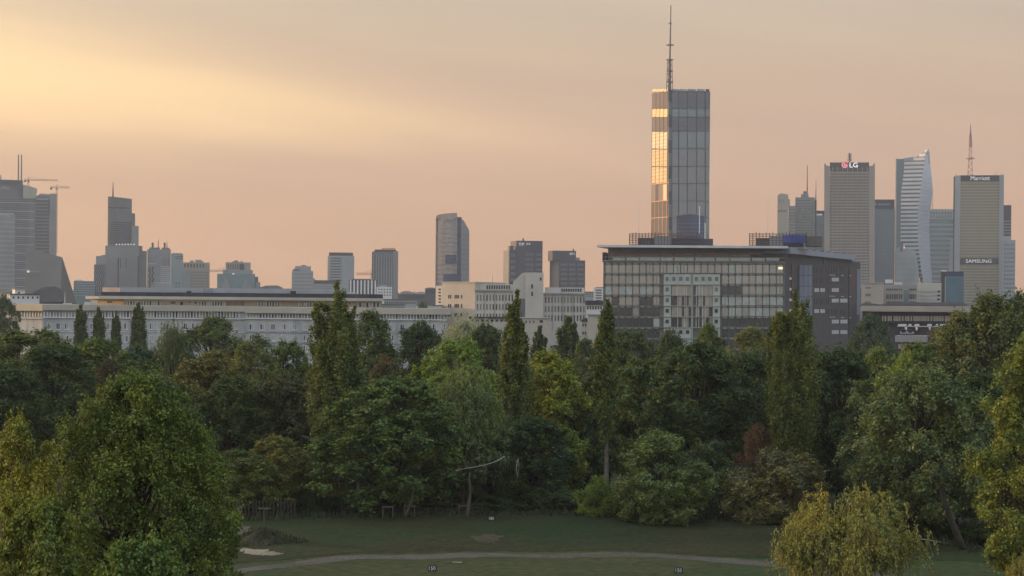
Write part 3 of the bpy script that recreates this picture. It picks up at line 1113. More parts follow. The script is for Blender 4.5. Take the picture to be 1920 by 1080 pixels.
def curved_front(b, name, m, px0, px1, t_, b_, bulge, y=0.0, depth=25, n=12, top_slope=0.0, kind=None):
    """body with a front bowed towards the viewer"""
    x0, x1, z0, z1 = b.rect(px0, px1, t_, b_ if b_ else HOR, y)
    if b_ is None:
        z0 = 0
    pts, tp = [], []
    for i in range(n + 1):
        k = i / n
        x = x0 + (x1 - x0) * k
        yy = y - bulge * (1 - (2 * k - 1) ** 2)
        pts.append((x, yy))
        tp.append((x, yy, z1 - top_slope * k))
    pts += [(x1, y + depth), (x0, y + depth)]
    tp += [(x1, y + depth, z1 - top_slope), (x0, y + depth, z1)]
    return MB().plan_poly(pts, z0, z1, tp).build(name, m, b.e, kind=kind)


def curved_bands(b, name, m, px0, px1, t_, b_, n, frac, bulge, y=0.0, proud=.4, seg=12):
    x0, x1, z0, z1 = b.rect(px0, px1, t_, b_, y)
    mb = MB()
    h = (z1 - z0) / n
    for j in range(n):
        za, zb = z0 + h * (j + .5 - frac / 2), z0 + h * (j + .5 + frac / 2)
        pts = [(x0 + (x1 - x0) * i / seg, y - proud - bulge * (1 - (2 * i / seg - 1) ** 2)) for i in range(seg + 1)]
        pts += [(p[0], p[1] + proud + .3) for p in reversed(pts)]
        mb.plan_poly(pts, za, zb)
    return mb.build(name, m, b.e, kind='stuff')


# ---- left cluster
b = Bld('curved_tower', 'dark curved glass tower with twin masts at the left edge', 0, 440, 2600, 0, 'tower', SKY)
curved_front(b, 'body', TWR_GREY, -66, 65, 372, None, 9, 0, 40)
curved_front(b, 'crown', TWR_GREY, -60, 43, 337, 372, 8, 1.5, 36)
b.poly('glass_crown', glass('crown_glass', (.3, .32, .26), .5, .2), [(43, 372), (43, 346), (56, 349), (70, 354), (69, 363), (66, 372)], -3, 25)
curved_bands(b, 'floor_band', TWR_LT, -64, 64, 372, 545, 11, .09, 9)
curved_bands(b, 'floor_line', TWR_DARK, -64, 64, 372, 545, 44, .3, 9, proud=.2)
b.box('plant_box', TWR_DARK, 0, 42, 338, 343, -9, 4)
b.text('lettering', 'SAMSUNG', SIGND, -22, 18.5, 349, 354.5, -10.5)
for px in (34.5, 40.2):
    b.mast('mast', TWR_GREY, px, 290, 340, 1.1, .8, 8)
b.mast('mast', TWR_GREY, 1, 328, 340, 1.2, .8, 8)
b = Bld('slab_tower', 'grey tower with construction crane behind the dark curved tower', 84, 440, 2750, 0, 'tower', SKY)
b.box('body', TWR_GREY, 58, 93, 367, None, 0, 30)
curved_front(b, 'side_wing', TWR_MID, 92, 106, 363, None, 1.5, -1, 28)
b.bands('floor_band', TWR_DARK, 66, 92, 374, 540, 26, .5, proud=.4)
b.bands('floor_band', TWR_LT, 70, 90, 371, 376, 1, .5, proud=.6)
b.box('recess', TWR_DARK, 90, 94, 374, 402, -1.5, 1)
b.poly('roof_slope', TWR_MID, [(68, 368), (75, 363), (93, 364), (93, 368)], 2, 20)
b = Bld('ring_tower', 'shorter tower with pale floor rings at the left edge, before the dark curved one', 6, 470, 2350, 0, 'tower', SKY)
curved_front(b, 'body', TWR_MID, -30, 28, 402, None, 7, 0, 30)
curved_bands(b, 'floor_band', TWR_LT, -30, 28, 412, 545, 15, .3, 7)
curved_bands(b, 'crown_ring', TWR_LT, -30, 26, 399, 404, 1, .9, 7.5)
b.text('lettering', 'D S', SIGND, 0, 18, 402, 408, -8.3)


def crane(name, label, d, px, t_, b_, j0, j1, jy, m, cab=None):
    b = Bld(name, label, px, jy, d, 0, 'crane', 'tower cranes')
    x, z0 = b.pt(px, b_)
    z1 = b.pt(px, t_)[1]
    w = .9
    mb = MB()
    for sx in (-w, w):
        for sy in (0, 2 * w):
            mb.bar((x + sx, sy, z0), (x + sx, sy, z1), .22)
    n = max(3, int((z1 - z0) / 4))
    for i in range(n):
        za, zb = z0 + (z1 - z0) * i / n, z0 + (z1 - z0) * (i + 1) / n
        s_ = 1 if i % 2 else -1
        mb.bar((x - w * s_, 0, za), (x + w * s_, 0, zb), .14)
    mb.build('mast', m, b.e)
    xa, zj = b.pt(j0, jy)
    xb = b.pt(j1, jy)[0]
    mb = MB()
    for zo, yo in ((0, 0), (0, 1.4), (1.6, .7)):
        mb.bar((xa, yo, zj + zo), (xb, yo, zj + zo), .22)
    n = max(6, int(abs(xb - xa) / 2.4))
    for i in range(n):
        p, q = xa + (xb - xa) * i / n, xa + (xb - xa) * (i + 1) / n
        mb.bar((p, 0, zj), (q, .7, zj + 1.6) if i % 2 else (q, 0, zj), .12)
        mb.bar((p, .7, zj + 1.6 if i % 2 else zj + 1.6), (q, 0, zj), .12)
    mb.build('jib', m, b.e)
    xc = xa if abs(xa - x) < abs(xb - x) else xb
    MB().box(min(xc, xc + 2.6), max(xc, xc + 2.6), -.2, 1.6, zj - 2.2, zj + .3).build('counterweight', TWR_GREY, b.e)
    MB().box(x - 1.2, x + 1.2, -.6, 1.8, zj - 2.6, zj - .2).build('cab', cab or m, b.e)
    mb = MB()
    mb.bar((x, .7, zj), (x, .7, zj + 4.5), .25)
    mb.bar((x, .7, zj + 4.5), (xa + (xb - xa) * .3, .7, zj + 1.6), .1)
    mb.bar((x, .7, zj + 4.5), (xa + (xb - xa) * .7, .7, zj + 1.6), .1)
    mb.build('apex', m, b.e)
    return b


CRN = mat('crane_red_grey', (0.34, 0.22, 0.18), .7, var=.1)
CRR = mat('crane_red', (0.55, 0.13, 0.08), .7, var=.1)
crane('tower_crane', 'crane jib reaching right from behind the twin-mast tower', 2680, 53, 336, 362, 45, 109, 338, CRN)
crane('tower_crane', 'tall crane standing along the right edge of the grey tower at left', 2700, 105.5, 352, 475, 94, 131, 352, CRN, TWR_LT)
crane('tower_crane', 'low red crane between the stone block and the stepped block', 2500, 420, 508, 545, 393, 422, 509, CRN)
crane('tower_crane', 'bright red crane left of the dark striped tower', 2000, 697, 513, 545, 668, 704, 515, CRR, WHITE)

# ---- wedge building
b = Bld('wedge_building', 'grey slanted wedge building with small white sign at left', 95, 520, 1500, 0, 'building')
q = [b.pt(46, 560), b.pt(112, 560), b.pt(116.5, 482), b.pt(48, 463)]
mb = MB()
zq = q[0][1]
fr = [(q[0][0], 0, 0), (q[1][0], 0, 0), (q[2][0], 6, q[2][1]), (q[3][0], 3, q[3][1])]
rx = b.side(157, 566, q[1][0])
e1 = b.pt(158, 566, 10)
mb.v = fr + [(e1[0], 12, 0), (e1[0] - 1, 24, 0), (q[2][0] + .5, 24, q[2][1] - .5), (q[3][0], 26, q[3][1]), (q[0][0], 26, 0)]
vv = list(mb.v)
mb.f = [(0, 1, 2, 3), (2, 6, 7, 3), (3, 7, 8, 0), (5, 8, 7, 6), (0, 8, 5, 4, 1)]
mb.build('body', mat('wedge_panel', (0.25, 0.235, 0.215), .6, var=.05, scale=.05), b.e)
mb2 = MB()
mb2.v = [vv[i] for i in (1, 4, 2, 5, 6)]
mb2.f = [(0, 1, 2), (1, 3, 4, 2)]
mb2.build('right_slope', mat('wedge_panel_shaded', (0.13, 0.125, 0.12), .6, var=.1, scale=.1), b.e)  # darker copy of the panels, shade of the right facet put in
b.bands('panel_joint', TWR_MID, 47, 112, 485, 545, 9, .06, 2.0, .9, .1)
b.poly('lower_block', mat('wedge_dark', (0.10, 0.10, 0.105), .6, var=.1), [(60, 566), (62, 548), (82, 538), (104, 537), (118, 545), (122, 566)], -4, 20)
xd, zd = b.pt(53, 509)
MB().tube([(xd, -.5, zd), (xd, 3.0, zd)], [.85, .85], 16).build('sign_disc', SIGNW, b.e)
for k in range(8):
    b.piece('sign_letter', SIGND, 57 + k * 2, 58.4 + k * 2, 508.4, 510.6, .4, .5)

# ---- low teal office
b = Bld('low_office', 'low grey-green office between the wedge building and the lattice block', 158, 540, 1900, 0, 'building', LOW)
b.box('body', TWR_TEAL, 138, 178, 527, None, 0, 25)
b.box('roof_strip', WHITE, 141, 156, 524.5, 527, 0, 3)
b.bands('floor_band', TWR_MID, 138, 178, 529, 556, 6, .35)

# ---- stepped tower with antenna (left of centre)
b = Bld('stepped_tower', 'grey tower with rounded top, stepped right side and one mast', 230, 450, 2350, 0, 'tower', SKY)
curved_front(b, 'body', TWR_GREY, 202, 247, 368.5, 475, 5, 0, 30, top_slope=2.4)
b.box('step', TWR_GREY, 246, 253, 400, 475, 1, 26)
x0, x1, z0, z1 = b.rect(253, 260, 424, 475)
curved_front(b, 'rounded_step', TWR_MID, 246, 260, 423.5, 475, 1.5, -1.5, 24)
curved_bands(b, 'floor_band', TWR_DARK, 203, 246, 416, 458, 11, .45, 5)
curved_bands(b, 'crown_line', TWR_DARK, 203, 246, 388, 392, 1, .5, 5)
b.mast('mast', mat('mast_matte', (0.07, 0.06, 0.06), .9, var=.1, spec=.1), 212, 341, 370, .9, .25, 6)
b = Bld('podium_block', 'broad grey block with dark vertical slits below the tower with one mast', 232, 510, 2250, 0, 'building', LOW)
b.box('body', TWR_MID, 197, 260, 461, None, 0, 35)
b.box('shoulder', TWR_MID, 190, 200, 478, None, 2, 30)
b.box('right_part', TWR_GREY, 260, 275, 470.5, None, 4, 30)
b.box('cap', TWR_GREY, 252, 267, 461, 478, 1.5, 20)
for a, c in ((220.5, 223), (225.5, 226.7), (236, 237.2), (258.2, 260)):
    b.piece('slit', TWR_DARK, a, c, 484 if c < 250 else 480, 545 if a < 222 or a > 250 else 502, -.3, .5)
b.bands('panel_joint', TWR_GREY, 198, 258, 482, 545, 14, .08, 0, .15, .2)
for k in range(7):
    b.piece('roof_letter', SIGNW, 217 + k * 5.5, 219.5 + k * 5.5, 457, 459.5, -.3, .5)
b = Bld('lattice_block', 'grey block with diagonal lattice facade left of the slit block', 187, 515, 2200, 0, 'building', LOW)
b.box('body', TWR_DARK, 176, 198, 496, None, 0, 20)
b.box('upper', TWR_MID, 180, 199, 480, 497, 3, 18)


def lattice(b, px0, px1, t_, b_, nx, ny, m):
    x0, x1, z0, z1 = b.rect(px0, px1, t_, b_)
    mb = MB()
    w, h = (x1 - x0) / nx, (z1 - z0) / ny
    for i in range(nx):
        for j in range(ny):
            s_ = 1 if j % 2 else -1
            xa, xb = x0 + w * (i + .5 - .25 * s_), x0 + w * (i + .5 + .25 * s_)
            mb.bar((xa, -.2, z0 + h * j), (xb, -.2, z0 + h * (j + 1)), w * .2)
    mb.build('lattice', m, b.e, kind='stuff')


lattice(b, 176, 198, 496, 548, 6, 9, TWR_MID)

# ---- chimney block and neighbours
b = Bld('chimney_block', 'grey block with two short chimneys and red masts', 298, 500, 2300, 0, 'building', LOW)
b.box('body', TWR_MID, 276, 320, 467.5, None, 0, 30)
b.box('roof_box', TWR_GREY, 280, 300, 464, 467.6, 3, 12)
b.box('roof_box', TWR_GREY, 303, 318, 464.5, 467.6, 3, 12)
for px in (286.3, 308.7):
    b.mast('chimney', TWR_DARK, px, 455, 468, 1.1, 1.1, 6)
for px, t_ in ((297, 447), (313.2, 451)):
    b.mast('mast', RED, px, t_, 468, .7, .15, 6)
b.fins('facade_fin', TWR_GREY, 305, 318, 485, 500, 3, .4)
b = Bld('banded_block', 'white banded low block before the chimney block', 306, 520, 2150, 0, 'building', LOW)
b.box('body', TWR_MID, 291, 320, 498, None, 0, 20)
b.box('low_wing', TWR_MID, 284, 320, 530, None, -3, 10)
b.bands('floor_band', TWR_LT, 301, 320, 498, 531, 9, .5)
b.bands('floor_band', TWR_LT, 290, 320, 529, 546, 4, .5, -3)
b = Bld('ornament_block', 'small lattice-front block left of the white banded low block', 285, 515, 2180, 0, 'building', LOW)
b.box('body', TWR_MID, 277, 293.5, 494, None, 0, 12)
lattice(b, 278, 289, 500, 546, 2, 8, TWR_DARK)
b.box('frame', TWR_LT, 277, 294, 493, 495.5, -.6, 2)
b = Bld('teal_slab', 'slim pale teal slab right of the chimney block', 331, 500, 2250, 0, 'building', LOW)
b.box('body', mat('teal_panel', (0.26, 0.33, 0.33), .5, var=.06), 320.5, 343, 476, None, 0, 22)
b.box('roof_box', TWR_MID, 322, 341, 474.5, 476.2, 3, 10)
b.bands('dark_band', TWR_GREY, 330, 343, 479, 487, 2, .4)
b.grid('windows', TWR_TEAL, 328, 338, 528, 542, 2, 2, .6, .7)
b = Bld('stone_block', 'beige stone block with pillared top storey', 368, 515, 2150, 0, 'building', LOW)
b.box('body', TWR_BEIGE, 343, 393, 492, None, 0, 30)
for px, w, t_ in ((356, 8, 488.5), (366, 12, 487), (378, 3, 489.5)):
    b.box('roof_box', TWR_BEIGE, px, px + w, t_, 492.1, 4, 8)
b.grid('top_windows', TWR_DARK, 344, 384, 494, 502, 7, 1, .45, .9)
b.grid('windows', TWR_GREY, 345, 391, 508, 546, 11, 7, .5, .5)
b.box('annex', mat('teal_panel2', (0.25, 0.28, 0.28), .6, var=.08), 342, 357, 506, None, -2, 4)
b = Bld('stepped_block', 'stepped beige and teal block with pillared top, middle left', 445, 520, 2150, 0, 'building', LOW)
b.box('base', TWR_TEAL, 407, 478, 513.5, None, -4, 25)
b.box('middle', TWR_MID, 418, 474, 506, 515, -1, 22)
b.box('top', TWR_BEIGE, 423, 470, 492, 508, 1, 20)
for px, w, t_ in ((436, 12, 489.5), (440, 5, 487.8), (450, 6, 490)):
    b.box('roof_box', TWR_BEIGE, px, px + w, t_, 492.1, 4, 8)
b.grid('top_windows', TWR_DARK, 426, 448, 495, 505, 5, 1, .4, .9, 1.0)
b.box('dark_bay', TWR_DARK, 449, 458, 495, 506, .8, 1)
b.box('side_step', TWR_GREY, 474, 484, 519, None, -2, 15)
b.box('side_step', TWR_MID, 480, 488, 529, None, -3, 15)
b.poly('buttress', TWR_MID, [(414, 546), (421, 522), (426, 522), (434, 546)], -4.6, .8)
b.poly('buttress', TWR_MID, [(452, 546), (458, 524), (470, 530), (474, 546)], -4.6, .8)
b.mast('lamp', SIGNW, 437.5, 512.5, 514.5, 1.1, 1.1, -5)
b = Bld('flat_roof_hall', 'low dark roofs right of the stepped beige and teal block', 510, 540, 2000, 0, 'building', LOW)
b.box('body', TWR_GREY, 484, 530, 539, None, 0, 20)
b.poly('roof', TWR_GREY, [(484, 539.5), (498, 535.5), (520, 535), (530, 539.5)], 1, 18)
b.box('annex', TWR_LT, 531, 548, 541, None, 0, 15)
b = Bld('stepped_office', 'pale stepped office block with narrow upper floors', 567, 520, 2000, 0, 'building', LOW)
b.box('body', TWR_LT, 547, 587, 508, None, 0, 25)
b.box('upper', TWR_LT, 553, 583, 499, 509, 2, 20)
b.box('roof_box', TWR_MID, 565, 574, 496.8, 499.2, 4, 8)
b.box('side_step', TWR_MID, 586, 590.5, 522, None, 1, 20)
b.bands('floor_band', TWR_MID, 548, 586, 511, 544, 5, .3)
b.box('dark_corner', TWR_GREY, 549, 562, 504.5, 507.5, -.4, 1)
b = Bld('dark_low_office', 'low office with dark cap floor below the banded round-cornered tower', 608, 535, 1900, 0, 'building', LOW)
b.box('body', TWR_MID, 585, 633, 532, None, 0, 20)
b.box('cap', TWR_DARK, 589, 632, 525.5, 532.2, 1, 16)
b.bands('floor_band', TWR_LT, 585, 633, 533, 548, 4, .4)
b = Bld('banded_tower', 'pale tower with horizontal bands and dark cap, middle left', 639, 505, 2200, 0, 'tower', SKY)
curved_front(b, 'body', TWR_LT, 614, 664, 479.5, None, 3.5, 0, 35)
curved_front(b, 'cap', TWR_DARK, 617, 662, 473.5, 480, 3, 2, 28)
curved_bands(b, 'window_band', TWR_GREY, 616, 656, 482, 533, 10, .45, 3.3, proud=.35)
b = Bld('striped_office', 'low office with vertical white and dark stripes beside the red crane', 680, 535, 1800, 0, 'building', LOW)
b.box('body', TWR_DARK, 654, 707, 525, None, 0, 18)
b.fins('white_fin', WHITE, 654, 707, 525.5, 552, 8, .45)
b.box('roof_box', TWR_GREY, 660, 695, 522.8, 525.2, 3, 8)
b.box('annex', WHITE, 706, 735, 538, None, -2, 10)
b.box('annex', TWR_LT, 712, 726, 534.5, 538.2, 0, 8)
b.grid('windows', TWR_DARK, 708, 734, 540, 556, 5, 3, .5, .4, -2)
b = Bld('striped_tower', 'dark tower with pale vertical ribs and red roof lettering', 722, 500, 2000, 0, 'tower', SKY)
b.box('body', TWR_GREY, 697, 746, 472, None, 0, 30)
b.box('crown', TWR_DARK, 702, 743, 468, 472.3, 1.5, 26)
b.fins('rib', TWR_LT, 698, 737, 476, 560, 8, .22)
b.box('side_wall', TWR_MID, 737, 746.3, 471, None, -.5, 30)
for k in range(9):
    b.piece('roof_letter', RED, 716 + k * 2.9, 718 + k * 2.9, 465, 467.8, 1.0, .6)
# low city between the striped tower and the white building
for i, (a, c, t_, d_, m, lab) in enumerate(((746, 800, 552, 1500, TWR_GREY, 'low grey roofs right of the dark striped tower'),
                                            (797, 817, 541.5, 1400, TWR_GREY, 'small grey block at the foot of the bank tower'),
                                            (720, 782, 562, 1100, TWR_LT, 'pale low office right of the roof storey'),
                                            (780, 829, 573, 1000, WHITE, 'white low house left of the off-white building'),
                                            (700, 760, 571, 900, TWR_LT, 'grey low hall just behind the right end of the roof storey'),
                                            (1096, 1130, 548, 1700, TWR_LT, 'hazy grey block left of the small white banded office'))):
    b = Bld('low_house', lab, (a + c) / 2, t_, d_, 0, 'building', LOW)
    b.box('body', m, a, c, t_, None, 0, 20)
    b.box('roof', TWR_GREY if m is not TWR_GREY else TWR_MID, a - .3, c + .3, t_ - 1.2, t_ + .1, -.5, 21)
    b.grid('windows', TWR_DARK, a + 1, c - 1, t_ + 2.5, t_ + 9, max(3, int((c - a) / 4)), 1 if t_ > 560 else 2, .5, .5)
    if i == 0:
        b.mast('aerial', TWR_GREY, 778, 544, 553, .3, .15, 5)
    if i == 1:
        b.box('upper', TWR_MID, 801, 814, 539, 541.6, 4, 8)

# ---- bank tower
b = Bld('bank_tower', 'tall pinkish grey tower with slanted right wing and dark slot', 848, 460, 2200, 0, 'tower', SKY)
PINK = glass('tower_pink_glass', (0.34, 0.29, 0.26), .3, .22)
curved_front(b, 'body', PINK, 817.5, 857, 404.5, None, 6, 0, 35)
b.poly('crown', PINK, [(818, 405), (822, 402.5), (836, 400.3), (857, 399), (857, 410), (818, 410)], -4, 30)
b.box('slot', TWR_NAVY, 857, 865, 407, None, 3, 25)
b.poly('right_wing', TWR_MID, [(864.5, None), (880, None), (880, 432), (869, 412.5), (864.5, 411)], 1, 30)
b.bands('wing_joint', TWR_GREY, 866, 879.5, 436, 528, 10, .08, 1, .2, .3)
curved_bands(b, 'floor_band', mat('fascia_sunlit2', (0.42, 0.36, 0.32), .6, var=.06), 818, 857, 424, 540, 14, .35, 6)
b.box('window_block', TWR_NAVY, 835, 856, 478, 494, -6.8, 3)
b.box('window_block', TWR_NAVY, 831, 857, 514, 529, -6.8, 3)
b.text('lettering', 'mBank', TWR_MID, 833, 855, 409.5, 416, -7)
b.box('edge_glint', TWR_BEIGE, 816.5, 818.3, 408, None, -2, 20)  # beige strip painted in for the glint along the left edge

# ---- two dark blocks
b = Bld('dark_twin_block', 'dark glass block of two heights with white roof letters', 985, 490, 1900, 12, 'building', SKY)
b.box('low_part', TWR_DARK, 955, 972, 469, None, 0, 22)
b.box('tall_part', TWR_DARK, 968, 1017, 451.5, None, -1, 26)
b.grid('panels', TWR_GREY, 985, 1001, 472, 530, 2, 6, .85, .6, -1, .3)
b.grid('panels', TWR_GREY, 1004, 1016, 472, 530, 1, 6, .9, .6, -1, .3)
b.grid('panels', TWR_GREY, 957, 967, 473, 530, 1, 5, .9, .6, 0, .3)
b.box('rib', TWR_NAVY, 1000, 1002.5, 452, 530, -1.5, 2)
b.text('lettering', 'TP', SIGNW, 972, 983, 455.5, 461, -1.6)
b.text('lettering', 'SA', SIGNW, 987, 995, 455.5, 459, -1.6)
b.box('roof_box', TWR_DARK, 956, 963, 461, 469.2, 4, 8)
b.mast('dish', TWR_DARK, 981, 447, 452, .8, .8, 5)
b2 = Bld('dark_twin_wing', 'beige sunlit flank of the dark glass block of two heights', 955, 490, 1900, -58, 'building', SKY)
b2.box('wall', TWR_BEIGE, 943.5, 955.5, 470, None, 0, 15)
b = Bld('dark_block', 'dark glass block with small white letters left of the glass building', 1065, 500, 1900, 12, 'building', SKY)
b.box('body', TWR_DARK, 1048, 1097, 488, None, 0, 24)
b.box('top', TWR_DARK, 1036, 1080, 470, 489, 1.5, 20)
b.grid('panels', TWR_GREY, 1050, 1096, 492, 536, 3, 5, .8, .55, 0, .3)
b.text('lettering', 'BP1', SIGNW, 1068.5, 1077, 474, 478, 1.0)
b.box('roof_box', TWR_MID, 1080, 1087, 483, 488.2, 4, 8)
b.mast('dish', TWR_DARK, 1075, 466.5, 471, .8, .5, 6)
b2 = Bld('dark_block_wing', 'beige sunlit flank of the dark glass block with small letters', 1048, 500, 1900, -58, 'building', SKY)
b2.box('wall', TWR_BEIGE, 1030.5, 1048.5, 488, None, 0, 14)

# ---- the tallest tower
V = Bld('tallest_tower', 'tallest glass tower with golden left face and long spire', 1255, 300, 2117, 22.8, 'tower', SKY)
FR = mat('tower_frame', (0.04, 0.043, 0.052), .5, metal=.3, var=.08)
SUNSETG = glass('sunset_glass', (0.88, 0.76, 0.55), .95, .12, .05)  # sunset reflection put into the glass as a golden tint
SUNSETM = glass('sunset_glass_mottled', (0.62, 0.56, 0.48), .9, .25, .05)
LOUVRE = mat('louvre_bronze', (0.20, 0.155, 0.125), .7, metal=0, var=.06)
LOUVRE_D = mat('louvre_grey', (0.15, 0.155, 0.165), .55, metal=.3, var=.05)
SHG = glass('shade_glass', (0.24, 0.245, 0.24), .45, .16, .05)  # dimmer copy of the glass for the face away from the sun
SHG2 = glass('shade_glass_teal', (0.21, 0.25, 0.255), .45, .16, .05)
xr = V.pt(1331, 300)[0]
xl = 0.0
zt = V.pt(1293, 166)[1]
yl = V.side(1221, 300, 0)[0]
MB().box(.15, xr - .15, .3, yl - .3, 0, zt - 2).build('core', FR, V.e)
ys = [166, 172, 203, 219.6, 246, 279, 312, 344, 377, 408, 442, 475, 508]
xc = [1259.5, 1272.4, 1288.7, 1305.9, 1322.2, 1331]
for j in range(len(ys) - 1):
    for i in range(5):
        m = SHG
        if j in (1, 3):
            m = LOUVRE_D
        elif j in (2, 4):
            m = SHG2
        elif j == 0:
            m = rnd.choice([SHG, TWR_LT, FR])
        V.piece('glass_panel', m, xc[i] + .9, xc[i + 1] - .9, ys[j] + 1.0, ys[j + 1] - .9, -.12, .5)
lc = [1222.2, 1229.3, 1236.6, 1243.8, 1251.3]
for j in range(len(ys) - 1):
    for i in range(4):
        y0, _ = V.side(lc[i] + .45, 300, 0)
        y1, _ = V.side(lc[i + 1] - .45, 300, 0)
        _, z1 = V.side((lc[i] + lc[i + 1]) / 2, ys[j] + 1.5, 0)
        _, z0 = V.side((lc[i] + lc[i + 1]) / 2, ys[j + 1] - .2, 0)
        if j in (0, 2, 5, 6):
            m = SUNSETG
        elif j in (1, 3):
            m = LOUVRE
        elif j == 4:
            m = SUNSETM
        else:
            m = rnd.choice([TWR_DARK, LOUVRE_D, TWR_DARK, SUNSETM if i == 3 and j == 7 else TWR_DARK])  # dark panes stand in for buildings mirrored in the lower face
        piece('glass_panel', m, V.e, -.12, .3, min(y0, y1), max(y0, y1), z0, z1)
# fine floor lines and mullions over the big panels
mb = MB()
FL = mat('floor_line_grey', (0.11, 0.115, 0.12), .6, var=.1)
for q in np.arange(206, 445, 7.8):
    _, z = V.pt(1295, q)
    mb.box(.4, xr - .2, -.2, .0, z - .22, z + .22)
for q in np.arange(1262.6, 1330, 4.1):
    xx, _ = V.pt(q, 300)
    mb.box(xx - .12, xx + .12, -.18, .0, 0, zt - 8)
mb.build('floor_lines', FL, V.e, kind='stuff')
mb = MB()
for q in np.arange(250, 344, 6.6):
    _, z = V.side(1237, q, 0)
    mb.box(-.2, .0, .4, yl - .3, z - .15, z + .15)
mb.build('floor_lines', LOUVRE, V.e, kind='stuff')
# frame of the left face, sunset light put in as copper; the corner strip
FR_SUNSET = mat('frame_sunset', (0.40, 0.21, 0.12), .45, metal=.6, var=.08)
for px in lc:
    y0, _ = V.side(px, 300, 0)
    z1, z0 = V.side(px, 344, 0)[1], 0
    piece('mullion', FR_SUNSET, V.e, -.3, .2, y0 - .4, y0 + .4, z0, z1)
for j in range(7, len(ys)):
    z = V.side(1237, ys[j], 0)[1]
    piece('transom', FR_SUNSET, V.e, -.26, .18, .6, yl - .3, z - .35, z + .35)
for j in range(14):
    V.piece('corner_panel', TWR_GREY if j % 2 else FR, 1253.5, 1259, 167 + j * 24, 190.6 + j * 24, -.35, .9)
# spire
x, zb = V.pt(1255.5, 166, 2)
zs = [166, 153.5, 133, 112, 84.5, 44, 9.5]
hz_ = [V.pt(1256, q, 2)[1] for q in zs]
SP = mat('spire_steel', (0.13, 0.11, 0.12), .6, metal=.3, var=.1)
mb = MB()
w = 1.9
for sx, sy in ((-w, -w), (w, -w), (w, w), (-w, w)):
    mb.bar((x + sx * 1.25, 2 + sy * 1.25, hz_[0] - 3), (x + sx * .8, 2 + sy * .8, hz_[3]), .33)
for k in range(10):
    za, zb2 = hz_[0] + (hz_[3] - hz_[0]) * k / 10, hz_[0] + (hz_[3] - hz_[0]) * (k + 1) / 10
    s_ = 1 if k % 2 else -1
    mb.bar((x - w * s_, 2 - w, za), (x + w * s_, 2 - w, zb2), .22)
    mb.bar((x - w * s_, 2 + w, za), (x + w * s_, 2 + w, zb2), .22)
mb.build('spire_lattice', SP, V.e)
MB().tube([(x, 2, hz_[0] - 3), (x, 2, hz_[3]), (x + .2, 2, hz_[4]), (x + .4, 2, hz_[5]), (x + .6, 2, hz_[6])], [1.0, .95, .85, .6, .5], 8).build('spire_pole', SP, V.e)
for q, r_ in zip(hz_[1:6], (3.6, 3.3, 3.6, 3.8, 1.8)):
    MB().tube([(x, 2, q - .35), (x, 2, q + .35)], [r_, r_], 12).build('spire_platform', SP, V.e)
# dark block before it
b = Bld('navy_block', 'dark navy tower block standing before the foot of the tallest tower', 1293, 425, 1800, 0, 'tower', SKY)
curved_front(b, 'body', TWR_NAVY, 1268, 1320, 404.5, None, 3, 0, 22)
b.poly('crown', TWR_NAVY, [(1270, 405), (1283, 402.3), (1297, 401.8), (1312, 404), (1319, 406), (1319, 408), (1270, 408)], -2, 15)
curved_bands(b, 'floor_band', TWR_GREY, 1269, 1319, 415, 445, 4, .1, 3)
b.box('side_fin', WHITE, 1321, 1323, 418, 450, 0, 1)

# ---- right cluster
b = Bld('slab_group', 'pale slab tower with faint letters and open balconies right of the flat roof', 1467, 430, 2300, 0, 'tower', SKY)
b.poly('slab', mat('slab_beige', (0.42, 0.40, 0.35), .8, var=.06), [(1456.5, None), (1478, None), (1478, 364.5), (1474, 363.8), (1464, 362.5), (1458, 366)], 0, 30)
b.box('balcony_core', TWR_MID, 1478, 1491, 386, None, 1, 20)
b.box('lift_tower', TWR_LT, 1478, 1481, 373, 387, 1, 4)
b.bands('balcony', TWR_LT, 1478, 1491, 387, 440, 9, .45, 1, 1.2, 1.4)
b.text('lettering', 'EY', TWR_MID, 1461, 1471, 374.5, 380, -.5)
for k in range(6):
    b.piece('sign_letter', TWR_GREY, 1459 + k * 2.7, 1460.8 + k * 2.7, 394, 397, -.35, .4)
b = Bld('mast_tower', 'grey-green tower with stepped crown and red-tipped mast', 1509, 430, 2320, 0, 'tower', SKY)
b.box('body', mat('greygreen_panel', (0.25, 0.27, 0.26), .5, metal=.2, var=.1), 1490.5, 1527, 370, None, 0, 32)
b.box('crown', TWR_MID, 1502, 1516, 364, 370.2, 4, 16)
b.box('crown', TWR_MID, 1506, 1514.5, 358.5, 364.2, 6, 10)
b.grid('windows', TWR_TEAL, 1491.5, 1525, 374, 440, 6, 13, .8, .4, skip=.2)
b.box('edge', TWR_LT, 1525.5, 1527.4, 371, 442, -.4, 2)
b.mast('mast', RED, 1513.8, 310, 360, .7, .4, 8)
b.mast('mast', TWR_GREY, 1530, 337, 376, .6, .2, 8)
b.box('shoulder', TWR_GREY, 1527, 1530.5, 375, None, 3, 20)
b = Bld('blue_block', 'blue-grey glass block between the mast tower and the slab tower', 1536, 430, 2350, 0, 'building', SKY)
b.box('body', TWR_BLUE, 1527, 1548, 397, None, 0, 20)
b.box('cap', TWR_NAVY, 1527, 1548, 395, 405, -.5, 20)
for k in range(6):
    b.piece('roof_letter', SIGNW, 1528 + k * 2.4, 1529.7 + k * 2.4, 401, 404, -.8, .3)

